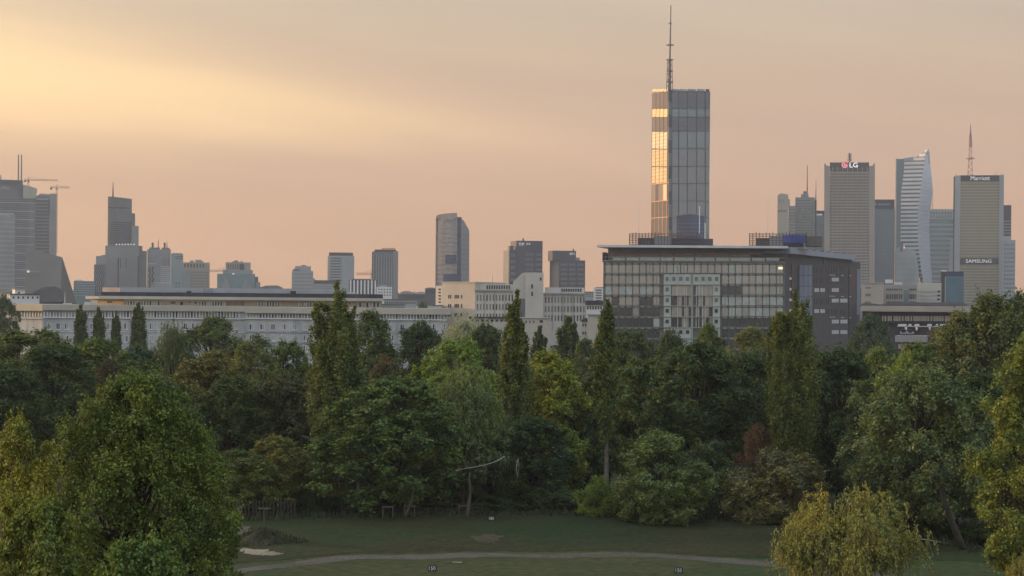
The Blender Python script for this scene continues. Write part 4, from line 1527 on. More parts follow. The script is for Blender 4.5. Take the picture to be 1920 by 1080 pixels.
b = Bld('gridded_tower', 'tall beige gridded slab tower with red and white roof sign', 1592, 430, 2250, 0, 'tower', SKY)
GR = mat('slab_conc', (0.36, 0.32, 0.275), .8, var=.07, scale=.05)
b.box('body', mat('slab_dark', (0.13, 0.12, 0.115), .6, metal=.1, var=.1), 1556, 1630, 315, None, 0, 32)  # dark body behind the concrete grid
b.poly('pillar', GR, [(1545.5, None), (1556, None), (1556, 311.5), (1550, 310.5), (1546.3, 306), (1545.5, 306)], -2, 36)
b.poly('pillar', GR, [(1629.5, None), (1640.5, None), (1640.5, 305.5), (1639.5, 306), (1636, 310.5), (1629.5, 311.5)], -2, 36)
b.box('crown', TWR_DARK, 1556, 1629.5, 304.5, 315.2, 1, 28)
b.fins('pier', GR, 1556, 1629.5, 314, 540, 8, .16, 0, .9, 1.0)
b.fins('mullion', GR, 1556, 1629.5, 321.5, 540, 24, .3, 0, .5, .55)
b.bands('floor_slab', GR, 1556, 1629.5, 321, 540, 40, .45, 0, .6, .65)
b.grid('top_windows', TWR_DARK, 1557, 1629, 315.5, 321, 8, 1, .75, .9, 0, .3)
xs, zs_ = b.pt(1584, 309.3, -1)
MB().tube([(xs, -1.6, zs_), (xs, .4, zs_)], [3.5, 3.5], 24).build('sign_disc', mat('sign_red', (0.65, 0.03, 0.08), .5, var=0, emit=.35), b.e)
mb = MB()
ring = [(xs + 2.6 * math.cos(a), -1.7, zs_ + 2.6 * math.sin(a)) for a in [math.radians(q) for q in range(95, 361, 15)]]
mb.tube(ring + [(xs + .3, -1.7, zs_)], [.3] * (len(ring) + 1), 4)
mb.tube([(xs - .2, -1.7, zs_ + 1.4), (xs - .2, -1.7, zs_ - 1.2), (xs + .9, -1.7, zs_ - 1.2)], [.3] * 3, 4)
MB.build(mb, 'sign_mark', SIGNW, b.e)
b.text('lettering', 'LG', mat('sign_lit', (0.95, 0.95, 0.92), .5, var=0, emit=.7), 1593, 1608, 304.8, 313.8, -1.6)
x, z = b.pt(1593, 304, 6)
z2 = b.pt(1593, 287.5, 6)[1]
mb = MB()
mb.tube([(x, 6, z - 1), (x, 6, z2)], [.9, .7], 6)
for k, r_ in ((.25, 2.6), (.5, 2.0), (.72, 2.2), (.95, 1.9)):
    mb.tube([(x, 6, z + (z2 - z) * k - .5), (x, 6, z + (z2 - z) * k + .5)], [r_, r_], 10)
mb.build('antenna_cluster', TWR_GREY, b.e)

b = Bld('blue_glass_tower', 'blue-green glass tower with dark cap right of the gridded tower', 1658, 450, 2350, 0, 'tower', SKY)
b.box('body', TWR_BLUE, 1638, 1677.5, 392, None, 0, 30)
b.box('cap', TWR_NAVY, 1638, 1677.5, 374, 392.2, -.4, 29)
b.bands('floor_band', TWR_TEAL, 1639, 1677, 398, 540, 20, .45)
b.box('sign_square', SIGND, 1640, 1643, 381, 384.5, -.8, .5)
for k in range(10):
    b.piece('roof_letter', SIGND, 1646 + k * 2.3, 1647.6 + k * 2.3, 382, 384.4, -.8, .3)

# sail tower
b = Bld('sail_tower', 'white and dark banded sail-shaped tower with pointed top', 1714, 420, 2300, 0, 'tower', SKY)


def lerp_tab(tab, py):
    for (y0, v0), (y1, v1) in zip(tab, tab[1:]):
        if y0 <= py <= y1:
            return v0 + (v1 - v0) * (py - y0) / (y1 - y0)
    return tab[-1][1] if py > tab[-1][0] else tab[0][1]


RT = [(279, 1741.2), (300, 1742.5), (330, 1746), (352, 1748), (380, 1745.2), (407, 1742), (440, 1741.5), (475, 1743), (530, 1747)]
RIDGE = [(279, 1741), (290, 1735), (320, 1731), (360, 1725), (400, 1721), (450, 1721), (500, 1727), (530, 1731)]
LT = [(279, 1741), (298, 1714), (301, 1697), (320, 1695), (360, 1691), (410, 1689), (450, 1690), (480, 1708), (520, 1724), (530, 1727)]
sl = MB()
gl = MB()
py = 281.0
while py < 531:
    def plan(q, grow):
        l, rd, rt = lerp_tab(LT, q), lerp_tab(RIDGE, q), lerp_tab(RT, q)
        l, rd, rt = b.pt(l, q)[0] - grow, b.pt(rd, q)[0], b.pt(rt, q)[0] + grow
        rd = min(max(rd, l + .2), rt - .1)
        return [(l, 4 - grow), (rd, -3 - grow), (rt, 8), (rt, 26), (l, 26)]
    za, zb, zc = b.pt(1720, py)[1], b.pt(1720, py + 4.3)[1], b.pt(1720, py + 7.6)[1]
    sl.plan_poly(plan(py + 1.8, .55 + .35 * math.sin(py * .9)), zb, za)
    gl.plan_poly(plan(py + 5.5, 0), zc - .02, zb + .02)
    py += 7.6
fc = MB()
py = 283.0
while py < 531:
    rd, rt = lerp_tab(RIDGE, py + 3), lerp_tab(RT, py + 3)
    xa, xb = b.pt(rd, py + 3)[0], b.pt(rt, py + 3)[0] + .6
    z1, z0 = b.pt(1735, py)[1], b.pt(1735, py + 5.6)[1]
    fc.plan_poly([(xa, -3.6), (xb, 7.4), (xb, 8.2), (xa, -2.8)], z0, z1)
    py += 7.6
fc.build('facet_panel', mat('facet_white', (0.58, 0.61, 0.66), .4, metal=.1, var=.06), b.e, kind='stuff')
b.poly('crown_sail', mat('crown_sheet', (0.33, 0.35, 0.38), .5, var=.1), [(1695, 306), (1696, 301.5), (1716, 295.5), (1741.5, 279), (1743.5, 306)], 5, 3)
sl.build('floor_slab', mat('white_slab', (0.60, 0.63, 0.67), .5, var=.08, scale=.1), b.e, kind='stuff')
gl.build('glazing', glass('sail_glass', (0.24, 0.29, 0.35), .45, .15), b.e, kind='stuff')
b.box('left_core', TWR_TEAL, 1679, 1694, 298, None, 7, 20)
b.box('left_edge', TWR_LT, 1678.5, 1681, 297, None, 6, 4)
b.poly('top_wall', TWR_LT, [(1693, 310), (1693, 297), (1712, 294), (1716, 297), (1712, 310)], 8, 12)
b.poly('podium', mat('podium_glass', (0.36, 0.44, 0.46), .3, metal=.3, var=.12, scale=.05), [(1679, None), (1729, None), (1722, 500), (1716, 470), (1700, 466), (1693, 466), (1692, 472), (1687, 472), (1687, 462), (1680, 466)], -6, 12)
b.fins('podium_fin', TWR_LT, 1680, 1716, 480, 530, 6, .3, -6, .4, .5)
b.bands('podium_band', TWR_LT, 1680, 1718, 480, 530, 5, .12, -6, .3, .4)

b = Bld('banded_green_tower', 'green glass tower with pale bands behind the sail tower', 1764, 460, 2450, 0, 'tower', SKY)
b.box('body', TWR_TEAL, 1738, 1788, 393, None, 0, 30)
b.bands('floor_band', TWR_LT, 1739, 1787, 417, 540, 14, .42)
b.box('crown', TWR_LT, 1740, 1787, 392, 411, -.4, 28)
b.grid('top_windows', TWR_GREY, 1743, 1786, 396, 410, 8, 2, .5, .7, -.4)
b.poly('pale_flank', TWR_LT, [(1776, 540), (1782, 450), (1787, 450), (1787, 540)], -1.2, 1)
b.mast('mast', TWR_MID, 1749, 357, 394, .4, .2, 6)
b = Bld('hotel_tower', 'olive glass slab tower with two dark sign bands and lattice mast', 1838, 440, 2250, 0, 'tower', SKY)
b.box('body', TWR_OLIVE, 1800, 1873, 329, None, 0, 30)
b.box('left_wall', TWR_LT, 1789.5, 1800, 329, None, -1.5, 33)
b.box('left_edge', TWR_DARK, 1787, 1789.6, 331, None, 3, 25)
b.box('right_wall', TWR_LT, 1873, 1881.5, 327.5, None, -1.5, 33)
b.bands('floor_line', mat('olive_line', (0.33, 0.32, 0.25), .6, var=.05), 1800, 1873, 340, 570, 42, .35, 0, .35, .4)
b.fins('mullion', mat('olive_line', (0.33, 0.32, 0.25)), 1800, 1873, 340, 570, 36, .3, 0, .3, .35)
SB = mat('sign_band', (0.03, 0.035, 0.06), .5, var=0)
b.box('sign_band', SB, 1799.6, 1873.2, 328.6, 339.6, -.9, 2)
b.box('sign_band', SB, 1798.8, 1872.4, 484, 495.5, -.9, 2)
b.text('lettering', 'Marriott', SIGNW, 1820, 1856, 330, 338, -1.2)
b.text('lettering', 'SAMSUNG', SIGNW, 1811, 1859, 486.3, 492.8, -1.2)
x, z = b.pt(1819, 329, 8)
H_ = [b.pt(1819, q, 8)[1] for q in (329, 297, 270, 252, 232)]
ANT = mat('mast_red_white', (0.40, 0.24, 0.20), .7, var=.2, scale=.1)
mb = MB()
for sx, sy in ((-1, -1), (1, -1), (1, 1), (-1, 1)):
    mb.tube([(x + sx * 2.6, 8 + sy * 2.6, H_[0] - 1), (x + sx * 1.5, 8 + sy * 1.5, H_[1]), (x + sx * .9, 8 + sy * .9, H_[3])], [.3, .28, .25], 4)
for k in range(14):
    f0, f1 = k / 14, (k + 1) / 14
    w0, w1 = 2.6 - 1.7 * f0, 2.6 - 1.7 * f1
    s_ = 1 if k % 2 else -1
    za, zb = H_[0] + (H_[3] - H_[0]) * f0, H_[0] + (H_[3] - H_[0]) * f1
    mb.bar((x - w0 * s_, 8 - w0, za), (x + w1 * s_, 8 - w1, zb), .2)
    mb.bar((x - w0 * s_, 8 + w0, za), (x + w1 * s_, 8 + w1, zb), .2)
mb.build('mast_lattice', ANT, b.e)
MB().tube([(x, 8, H_[2]), (x, 8, H_[3]), (x, 8, H_[4])], [1.3, .9, .3], 8).build('mast_tip', ANT, b.e)
MB().tube([(x, 8, H_[1] - .6), (x, 8, H_[1] + .6)], [4.2, 4.2], 10).build('mast_platform', ANT, b.e)
MB().tube([(x, 8, H_[2] - 3), (x, 8, H_[2] + 5)], [2.0, 1.7], 8).build('mast_drum', ANT, b.e)
b.mast('aerial', TWR_GREY, 1867, 321, 329, .3, .15, 6)
b.mast('aerial', TWR_GREY, 1792, 323, 331, .3, .15, 6)
b = Bld('dark_slab', 'dark narrow slab right behind the olive hotel tower', 1888, 440, 2350, 0, 'tower', SKY)
b.box('body', TWR_DARK, 1876, 1895.5, 384.5, None, 0, 20)
b.bands('floor_band', TWR_MID, 1877, 1895, 412, 440, 5, .4)
b = Bld('grey_slab', 'pale grey narrow block with window rows right of the olive hotel tower', 1892, 500, 2200, 0, 'tower', SKY)
b.box('body', TWR_LT, 1878, 1903.5, 450, None, 0, 22)
b.box('top', TWR_LT, 1879, 1896, 443, 450.2, 3, 16)
b.grid('windows', TWR_BLUE, 1882, 1902, 455, 560, 4, 13, .8, .5)

# ---- middle distance right
b = Bld('teal_office', 'small teal glass office with dark cap before the hotel tower', 1788, 540, 1300, 0, 'building', LOW)
b.box('body', mat('teal_glass_wall', (0.09, 0.20, 0.26), .25, metal=.3, var=.15, scale=.1), 1773, 1807, 518, None, 0, 18)
b.box('cap', TWR_NAVY, 1772, 1807, 509, 518.2, .4, 16)
b.box('dark_side', TWR_DARK, 1764, 1773.2, 509, None, 1, 16)
b.bands('floor_line', TWR_BLUE, 1773.5, 1806.5, 520, 575, 8, .12, 0, .2, .3)
b.box('edge', TWR_LT, 1771.5, 1773.2, 519, 575, -.3, 1)
b.box('roof_unit', WHITE, 1765, 1775, 506.5, 509.1, 2, 4)
b = Bld('beige_house', 'beige house with small triple windows right of the dark brick facade', 1637, 550, 1000, 0, 'building', LOW)
b.box('wall', BEIGE, 1615, 1657, 531, None, 0, 18)
b.box('coping', OFFWHITE, 1614.6, 1657.5, 530, 531.2, -.4, 19)
for py in (538.5, 550.5, 565):
    for k in range(3):
        b.piece('window', PANE_DARK, 1623 + k * 3.5, 1624.7 + k * 3.5, py, py + (2.5 if py < 540 else 4.8), -.12, .25)
b.box('roof_hut', WHITE, 1660, 1674, 524, 531, 4, 6)
b = Bld('grey_institute', 'grey institute with ribbed window rows right of the beige house', 1690, 550, 1020, 0, 'building', LOW)
b.box('wall', mat('institute_render', (0.34, 0.32, 0.30), .8, var=.08), 1657.5, 1720, 534, None, 0, 18)
for t_, h in ((541, 3.5), (551.5, 9), (565, 7)):
    for a, c in ((1662, 1694), (1705, 1719)):
        n_ = int((c - a) / 3.4)
        for k in range(n_):
            b.piece('window', rnd.choice([PANE_DARK, PANE_GREY]), a + k * 3.4, a + k * 3.4 + 2.2, t_, t_ + h, -.12, .25)
b.box('stair_glazing', TWR_TEAL, 1695, 1703, 544, 574, -.3, .5)
b.box('roof_hut', OFFWHITE, 1676, 1692, 529, 534.1, 3, 8)
b = Bld('banded_low_office', 'cream banded low office right of the grey institute', 1742, 550, 1040, 0, 'building', LOW)
b.box('wall', OFFWHITE, 1720, 1765, 530.5, None, 0, 18)
for k in range(4):
    b.piece('window_band', PANE_PALE, 1722, 1757, 545 + k * 7.4, 548.4 + k * 7.4, -.12, .25)
    b.piece('window_band', PANE_DARK, 1757.5, 1763, 545 + k * 7.4, 548.4 + k * 7.4, -.12, .25)
b = Bld('long_low_roof', 'long low grey roof behind the beige flat roof at right', 1700, 570, 900, 0, 'building', LOW)
b.box('wall', CONC, 1612, 1815, 572, None, 0, 15)
b.poly('roof', mat('slate_roof', (0.15, 0.14, 0.16), .7, var=.15), [(1612, 572.2), (1622, 567), (1650, 571), (1672, 566.5), (1805, 567), (1815, 572.2)], -.5, 16)
for i, px in enumerate((128, 150, 172, 484, 506, 530, 550, 742, 764, 790, 815, 1098, 1116, 1130, 1908, 1925)):
    t_ = rnd.uniform(546, 555) + (px - 960) * .0087
    b = Bld('horizon_block', 'hazy low block on the far horizon between the towers', px, 550, 3300 + rnd.uniform(-200, 400), 0, 'building', 'hazy blocks on the horizon')
    b.box('body', TWR_MID if i % 3 else TWR_LT, px - 13, px + 13, t_, None, 0, 25)
    b.box('roof', TWR_GREY, px - 8, px + 6, t_ - 1.5, t_ + .1, 3, 12)
    b.bands('window_band', TWR_GREY, px - 12.5, px + 12.5, t_ + 1, t_ + 14, 5, .4)

# ------------------------------------------------------------------ vegetation
def leaf_material(name, trans=0.22, gloss=0.3):
    m = bpy.data.materials.new(name)
    m.use_nodes = True
    t = m.node_tree
    t.nodes.clear()
    N = t.nodes.new
    oi = N('ShaderNodeObjectInfo')
    at = N('ShaderNodeAttribute')
    at.attribute_name = 'tone'
    geo = N('ShaderNodeNewGeometry')
    # each leaf its own depth of colour, each bough its own lean towards yellow
    mr = N('ShaderNodeMapRange')
    mr.inputs[3].default_value = 1.2
    mr.inputs[4].default_value = 3.4
    t.links.new(geo.outputs['Random Per Island'], mr.inputs[0])
    sc = N('ShaderNodeVectorMath')
    sc.operation = 'SCALE'
    t.links.new(oi.outputs['Color'], sc.inputs[0])
    t.links.new(mr.outputs[0], sc.inputs['Scale'])
    warm = N('ShaderNodeMix')
    warm.data_type = 'RGBA'
    warm.blend_type = 'MULTIPLY'
    warm.inputs[7].default_value = (1.4, 1.28, 0.75, 1)
    t.links.new(at.outputs['Fac'], warm.inputs[0])
    t.links.new(sc.outputs[0], warm.inputs[6])
    # colour drifts through the crown from bough to bough
    nz2 = N('ShaderNodeTexNoise')
    nz2.inputs['Scale'].default_value = 0.42
    nz2.inputs['Detail'].default_value = 3
    t.links.new(geo.outputs['Position'], nz2.inputs['Vector'])
    dr = N('ShaderNodeValToRGB')
    dr.color_ramp.elements[0].position = .36
    dr.color_ramp.elements[1].position = .64
    dr.color_ramp.elements[0].color = (.70, .78, .74, 1)
    dr.color_ramp.elements[1].color = (1.0, .93, .72, 1)
    t.links.new(nz2.outputs[0], dr.inputs[0])
    drift = N('ShaderNodeMix')
    drift.data_type = 'RGBA'
    drift.blend_type = 'MULTIPLY'
    drift.inputs[0].default_value = 1.0
    t.links.new(warm.outputs[2], drift.inputs[6])
    t.links.new(dr.outputs[0], drift.inputs[7])
    warm = drift
    d = N('ShaderNodeBsdfDiffuse')
    tr = N('ShaderNodeBsdfTranslucent')
    gl = N('ShaderNodeBsdfGlossy')
    gl.inputs['Roughness'].default_value = 0.5
    gl.inputs['Color'].default_value = (0.35, 0.35, 0.35, 1)
    t.links.new(warm.outputs[2], d.inputs[0])
    t.links.new(warm.outputs[2], tr.inputs[0])
    m1 = N('ShaderNodeMixShader')
    m1.inputs[0].default_value = trans
    t.links.new(d.outputs[0], m1.inputs[1])
    t.links.new(tr.outputs[0], m1.inputs[2])
    m2 = N('ShaderNodeMixShader')
    m2.inputs[0].default_value = gloss * 0.2
    t.links.new(m1.outputs[0], m2.inputs[1])
    t.links.new(gl.outputs[0], m2.inputs[2])
    o = N('ShaderNodeOutputMaterial')
    t.links.new(m2.outputs[0], o.inputs[0])
    return m


LEAF = leaf_material('leaf')
BARK = mat('bark', (0.055, 0.045, 0.035), 0.95, var=0.4, scale=2.0, spec=0.1)
BARK_PALE = mat('bark_pale', (0.16, 0.145, 0.12), 0.9, var=0.35, scale=1.5, spec=0.1)
TWIG = mat('twig', (0.24, 0.17, 0.09), 0.9, var=0.3, scale=2.0, spec=0.1)


def unit_rows(a):
    return a / np.maximum(np.linalg.norm(a, axis=1, keepdims=True), 1e-9)


def leaves_mesh(name, pos, nrm, size, tone, rng, aspect=0.62, along=None):
    n = len(pos)
    nrm = unit_rows(nrm)
    t = rng.normal(size=(n, 3)) if along is None else along + rng.normal(size=(n, 3)) * 0.25
    t = unit_rows(t - nrm * np.sum(t * nrm, axis=1, keepdims=True))
    b = np.cross(nrm, t)
    s = size[:, None]
    # a slightly cupped diamond
    cup = nrm * s * 0.12
    v = np.stack([pos - t * s * 0.5, pos + b * s * 0.5 * aspect + cup, pos + t * s * 0.5, pos - b * s * 0.5 * aspect + cup], axis=1).reshape(-1, 3)
    me = bpy.data.meshes.new(name)
    me.vertices.add(n * 4)
    me.vertices.foreach_set('co', v.astype(np.float32).ravel())
    me.loops.add(n * 4)
    me.loops.foreach_set('vertex_index', np.arange(n * 4, dtype=np.int32))
    me.polygons.add(n)
    me.polygons.foreach_set('loop_start', np.arange(0, n * 4, 4, dtype=np.int32))
    me.update(calc_edges=True)
    at = me.attributes.new('tone', 'FLOAT', 'FACE')
    at.data.foreach_set('value', tone.astype(np.float32))
    me.materials.append(LEAF)
    return me


def clump_leaves(rng, cen, rad, n, up_bias=0.5, sub=12, flat=0.75, out=None, droop=0.0):
    """leaves of one bough: sub-sprays over the outside of a flattened ball"""
    d = rng.normal(size=(sub, 3))
    d[:, 2] += up_bias
    if out is not None:
        d += out * 0.7
    d = unit_rows(d)
    sc = cen + d * rad * rng.uniform(0.55, 1.05, (sub, 1)) * np.array([1, 1, flat])
    idx = rng.integers(0, sub, n)
    off = rng.normal(size=(n, 3)) * rad * 0.19 * np.array([1, 1, 0.9])
    p = sc[idx] + off
    if droop:
        rr = np.linalg.norm((p - cen)[:, :2], axis=1)
        p[:, 2] -= droop * rr ** 2 / max(rad, .1)
    nr = d[idx] * 0.65 + rng.normal(size=(n, 3)) * 0.42 + np.array([0, 0, 0.6])
    return p, nr


class Crown:
    def __init__(s):
        s.p, s.n, s.s, s.t, s.a = [], [], [], [], []

    def add(s, p, n, size, tone, along=None):
        s.p.append(p)
        s.n.append(n)
        s.s.append(size)
        s.t.append(tone)
        if along is not None:
            s.a.append(along)

    def mesh(s, name, rng, aspect=0.62):
        al = np.concatenate(s.a) if s.a else None
        return leaves_mesh(name, np.concatenate(s.p), np.concatenate(s.n), np.concatenate(s.s), np.concatenate(s.t), rng, aspect, al)


def curve_pts(a, b, sag, n=5, rng=None, wob=0.0):
    a, b = Vector(a), Vector(b)
    out = []
    for i in range(n):
        k = i / (n - 1)
        p = a.lerp(b, k) + Vector((0, 0, sag * 4 * k * (1 - k)))
        if rng is not None and 0 < i < n - 1:
            p += Vector(rng.normal(size=3) * wob)
        out.append(p)
    return out


def proto_broad(seed, H=15.0, R=5.0, base=0.22, nc=95, nl=230, leaf=0.27, top=1.0, lobes=4, droop=0.0, trunk_r=0.28, lean=0.0, fork=False, rcf=0.2, pw=0.75, shoots=3):
    """spreading tree: boughs set out through an uneven lobed crown"""
    rng = np.random.default_rng(seed)
    ph = rng.uniform(0, 6.28, 6)
    am = rng.uniform(0.05, 0.16, 6)
    z0 = H * base
    cr = Crown()
    mb = MB()
    lx = lean * H
    cx, cy = rng.normal(size=2) * 0.12 * R
    trunk_top = Vector((lx * 0.8 + cx * .5, cy * .5, H * 0.78))
    tp = [Vector((0, 0, -0.3)), Vector((lx * .2 + rng.normal() * .1, rng.normal() * .1, H * .18)), Vector((lx * .5, rng.normal() * .2, H * .42)), trunk_top]
    mb.tube(tp, [trunk_r * 1.35, trunk_r, trunk_r * .7, trunk_r * .15], 8)
    att = []
    k = 0
    while len(att) < nc and k < 20000:
        k += 1
        t = rng.uniform(0.02, 1.0)
        ang = rng.uniform(0, 6.283)
        tm = 0.38
        prof = math.sqrt(max(0.02, 1 - ((t - tm) / (1 - tm)) ** 2)) if t > tm else 0.62 + 0.38 * math.sin(math.pi / 2 * t / tm)
        mod = 1 + sum(am[j] * math.sin((j + 2) * ang + ph[j] + t * 3 * (j % 2)) for j in range(lobes))
        rf = rng.uniform(0.25, 1.0) ** 0.5
        r = R * prof * mod * rf * 0.86
        p = np.array([math.cos(ang) * r + lx * (0.4 + .6 * t) + cx * t, math.sin(ang) * r + cy * t, z0 + (H - z0) * t * 0.93])
        rc = R * rcf * rng.uniform(0.75, 1.3)
        if any(np.linalg.norm(p - q) < rc * 0.55 for q, _ in att):
            continue
        att.append((p, rc))
    for i, (p, rc) in enumerate(att):
        o = p - np.array([lx * .5, 0, z0 + (H - z0) * .45])
        o = o / (np.linalg.norm(o) + 1e-6)
        n = int(nl * 1.3 * (rc / (R * rcf)) ** 2)
        q, nr = clump_leaves(rng, p, rc, n, 0.35, 18, 0.92, o, droop)
        cr.add(q, nr, leaf * rng.uniform(0.55, 1.4, n), np.full(n, float(np.clip(rng.normal(0.28, 0.28), 0, 1))))
        for _ in range(shoots):
            dv = unit_rows((o + np.array([0, 0, .45]) + rng.normal(size=3) * .45)[None])[0]
            L = rc * rng.uniform(.9, 1.9)
            m = 16
            u = rng.uniform(.35, 1, (m, 1))
            q = p + dv * L * u + np.array([0, 0, -.25]) * (u ** 2) * L * .3 + rng.normal(size=(m, 3)) * leaf * .45
            cr.add(q, rng.normal(size=(m, 3)) * .5 + np.array([0, 0, .7]), leaf * rng.uniform(.6, 1.25, m), np.full(m, float(np.clip(rng.normal(.45, .3), 0, 1))))
        if i % 2 == 0 or i < 20:
            h = min(max(p[2] * rng.uniform(.45, .75), H * .14), H * .7)
            kf = (h - 0) / (H * .78)
            st = Vector((lx * .8 * kf + cx * .5 * kf, cy * .5 * kf, h))
            mb.tube(curve_pts(st, p, -0.04 * R + (0.1 * R if droop else 0), 5, rng, .12), [trunk_r * .42, trunk_r * .3, trunk_r * .2, trunk_r * .12, 0.02], 5, cap=False)
    return mb, cr.mesh('crown', rng), H, R


def proto_poplar(seed, H=22.0, R=1.9, ns=7, nl=150, leaf=0.24, base=0.18, trunk_r=0.3, spread=0.75, low=0.6):
    """upright poplar: a bundle of flame-shaped spires of unequal height"""
    rng = np.random.default_rng(seed)
    cr = Crown()
    mb = MB()
    mb.tube([(0, 0, -0.3), (0.1, 0.05, H * .2), (-.08, .05, H * .55), (0, 0, H * .96)], [trunk_r * 1.4, trunk_r, trunk_r * .6, .03], 8)
    spires = [(0.0, 0.0, H, H * base * 1.2, R * 0.42)]
    for i in range(ns):
        a = 6.283 * i / ns + rng.uniform(-.4, .4)
        r = R * spread * rng.uniform(.5, 1.0)
        spires.append((math.cos(a) * r, math.sin(a) * r, H * rng.uniform(low, 0.97), H * rng.uniform(base, base + .22), R * rng.uniform(.38, .52)))
    for (sx, sy, top, bot, sr) in spires:
        L = top - bot
        n = max(8, int(L / (sr * 0.42)))
        mb.tube(curve_pts((sx * .15, sy * .15, bot * .8), (sx, sy, top - .3), 0.0, 4, rng, .05), [trunk_r * .35, trunk_r * .28, trunk_r * .15, .02], 5, cap=False)
        for j in range(n):
            k = (j + rng.uniform(0, 1)) / n
            prof = max(0.3, min(1.0, .5 + 1.6 * k) * (1 - k ** 3.2) ** .6)
            z = bot + L * k
            kk = min(1.0, 0.45 + .8 * k)
            for _ in range(3):
                if rng.uniform() < .28:
                    continue
                a = rng.uniform(0, 6.283)
                rr = sr * prof * rng.uniform(.2, 1.05)
                c = np.array([sx * kk + math.cos(a) * rr, sy * kk + math.sin(a) * rr, z + rng.normal() * .2])
                rc = sr * prof * rng.uniform(.22, .5) + .1
                m = int(nl * rng.uniform(.45, 1.0) * (0.4 + prof * .6))
                q = c + rng.normal(size=(m, 3)) * rc * np.array([.45, .45, .95])
                o = np.array([math.cos(a), math.sin(a), .25])
                nr = o * .7 + rng.normal(size=(m, 3)) * .55
                cr.add(q, nr, leaf * rng.uniform(.7, 1.3, m), np.full(m, float(np.clip(rng.normal(.3, .25), 0, 1))))
    return mb, cr.mesh('crown', rng), H, R


def proto_droop(seed, H=14.0, R=5.5, base=0.2, nb=120, leaf=0.22, trunk_r=0.3, lean=0.0, hang=1.6, nst=16, nlv=16):
    """feathery tree: arching boughs with hanging sprays"""
    rng = np.random.default_rng(seed)
    cr = Crown()
    mb = MB()
    lx = lean * H
    mb.tube([(0, 0, -.3), (lx * .25, 0, H * .2), (lx * .6, .1, H * .45), (lx, 0, H * .82)], [trunk_r * 1.4, trunk_r, trunk_r * .7, .05], 8)
    ph = rng.uniform(0, 6.28, 5)
    for i in range(nb):
        t = rng.uniform(0, 1) ** 0.8
        ang = rng.uniform(0, 6.283)
        mod = 1 + 0.14 * math.sin(2 * ang + ph[0]) + 0.12 * math.sin(3 * ang + ph[1] + 4 * t) + .08 * math.sin(5 * ang + ph[2])
        rf = rng.uniform(.3, 1) ** .6
        r = R * math.sin(math.pi * (0.12 + .86 * t) ** .8) ** .6 * mod * rf * .9
        z = H * (base + .12) + (H * (1 - base - .12)) * t * (1 - .12 * rf)
        tip = np.array([math.cos(ang) * r + lx * (.35 + .65 * t), math.sin(ang) * r, z])
        tone = float(np.clip(rng.normal(.25, .25), 0, 1))
        if i % 2 == 0:
            h = z * rng.uniform(.5, .8)
            mb.tube(curve_pts((lx * min(1, h / (H * .82)), 0, h), tip, .06 * R, 5, rng, .1), [trunk_r * .38, trunk_r * .28, trunk_r * .17, trunk_r * .1, .02], 5, cap=False)
        rc = R * .2 * rng.uniform(.7, 1.3)
        k = nst
        st = tip + rng.normal(size=(k, 3)) * rc * np.array([1, 1, .55])
        L = hang * rng.uniform(.4, 1.1, k)
        sway = rng.normal(size=(k, 2)) * .25 + np.array([math.cos(ang), math.sin(ang)]) * .35
        u = rng.uniform(0, 1, (k, nlv))
        q = st[:, None, :] + np.stack([sway[:, 0:1] * u * L[:, None], sway[:, 1:2] * u * L[:, None], -(u ** 1.6) * L[:, None] + .25 * u], axis=2)
        q = q.reshape(-1, 3) + rng.normal(size=(k * nlv, 3)) * .1
        m = len(q)
        nr = rng.normal(size=(m, 3)) * .6 + np.array([math.cos(ang) * .5, math.sin(ang) * .5, .45])
        cr.add(q, nr, leaf * rng.uniform(.65, 1.3, m), np.full(m, tone), np.tile(np.array([math.cos(ang) * .4, math.sin(ang) * .4, -1.0]), (m, 1)))
    return mb, cr.mesh('crown', rng, .5), H, R


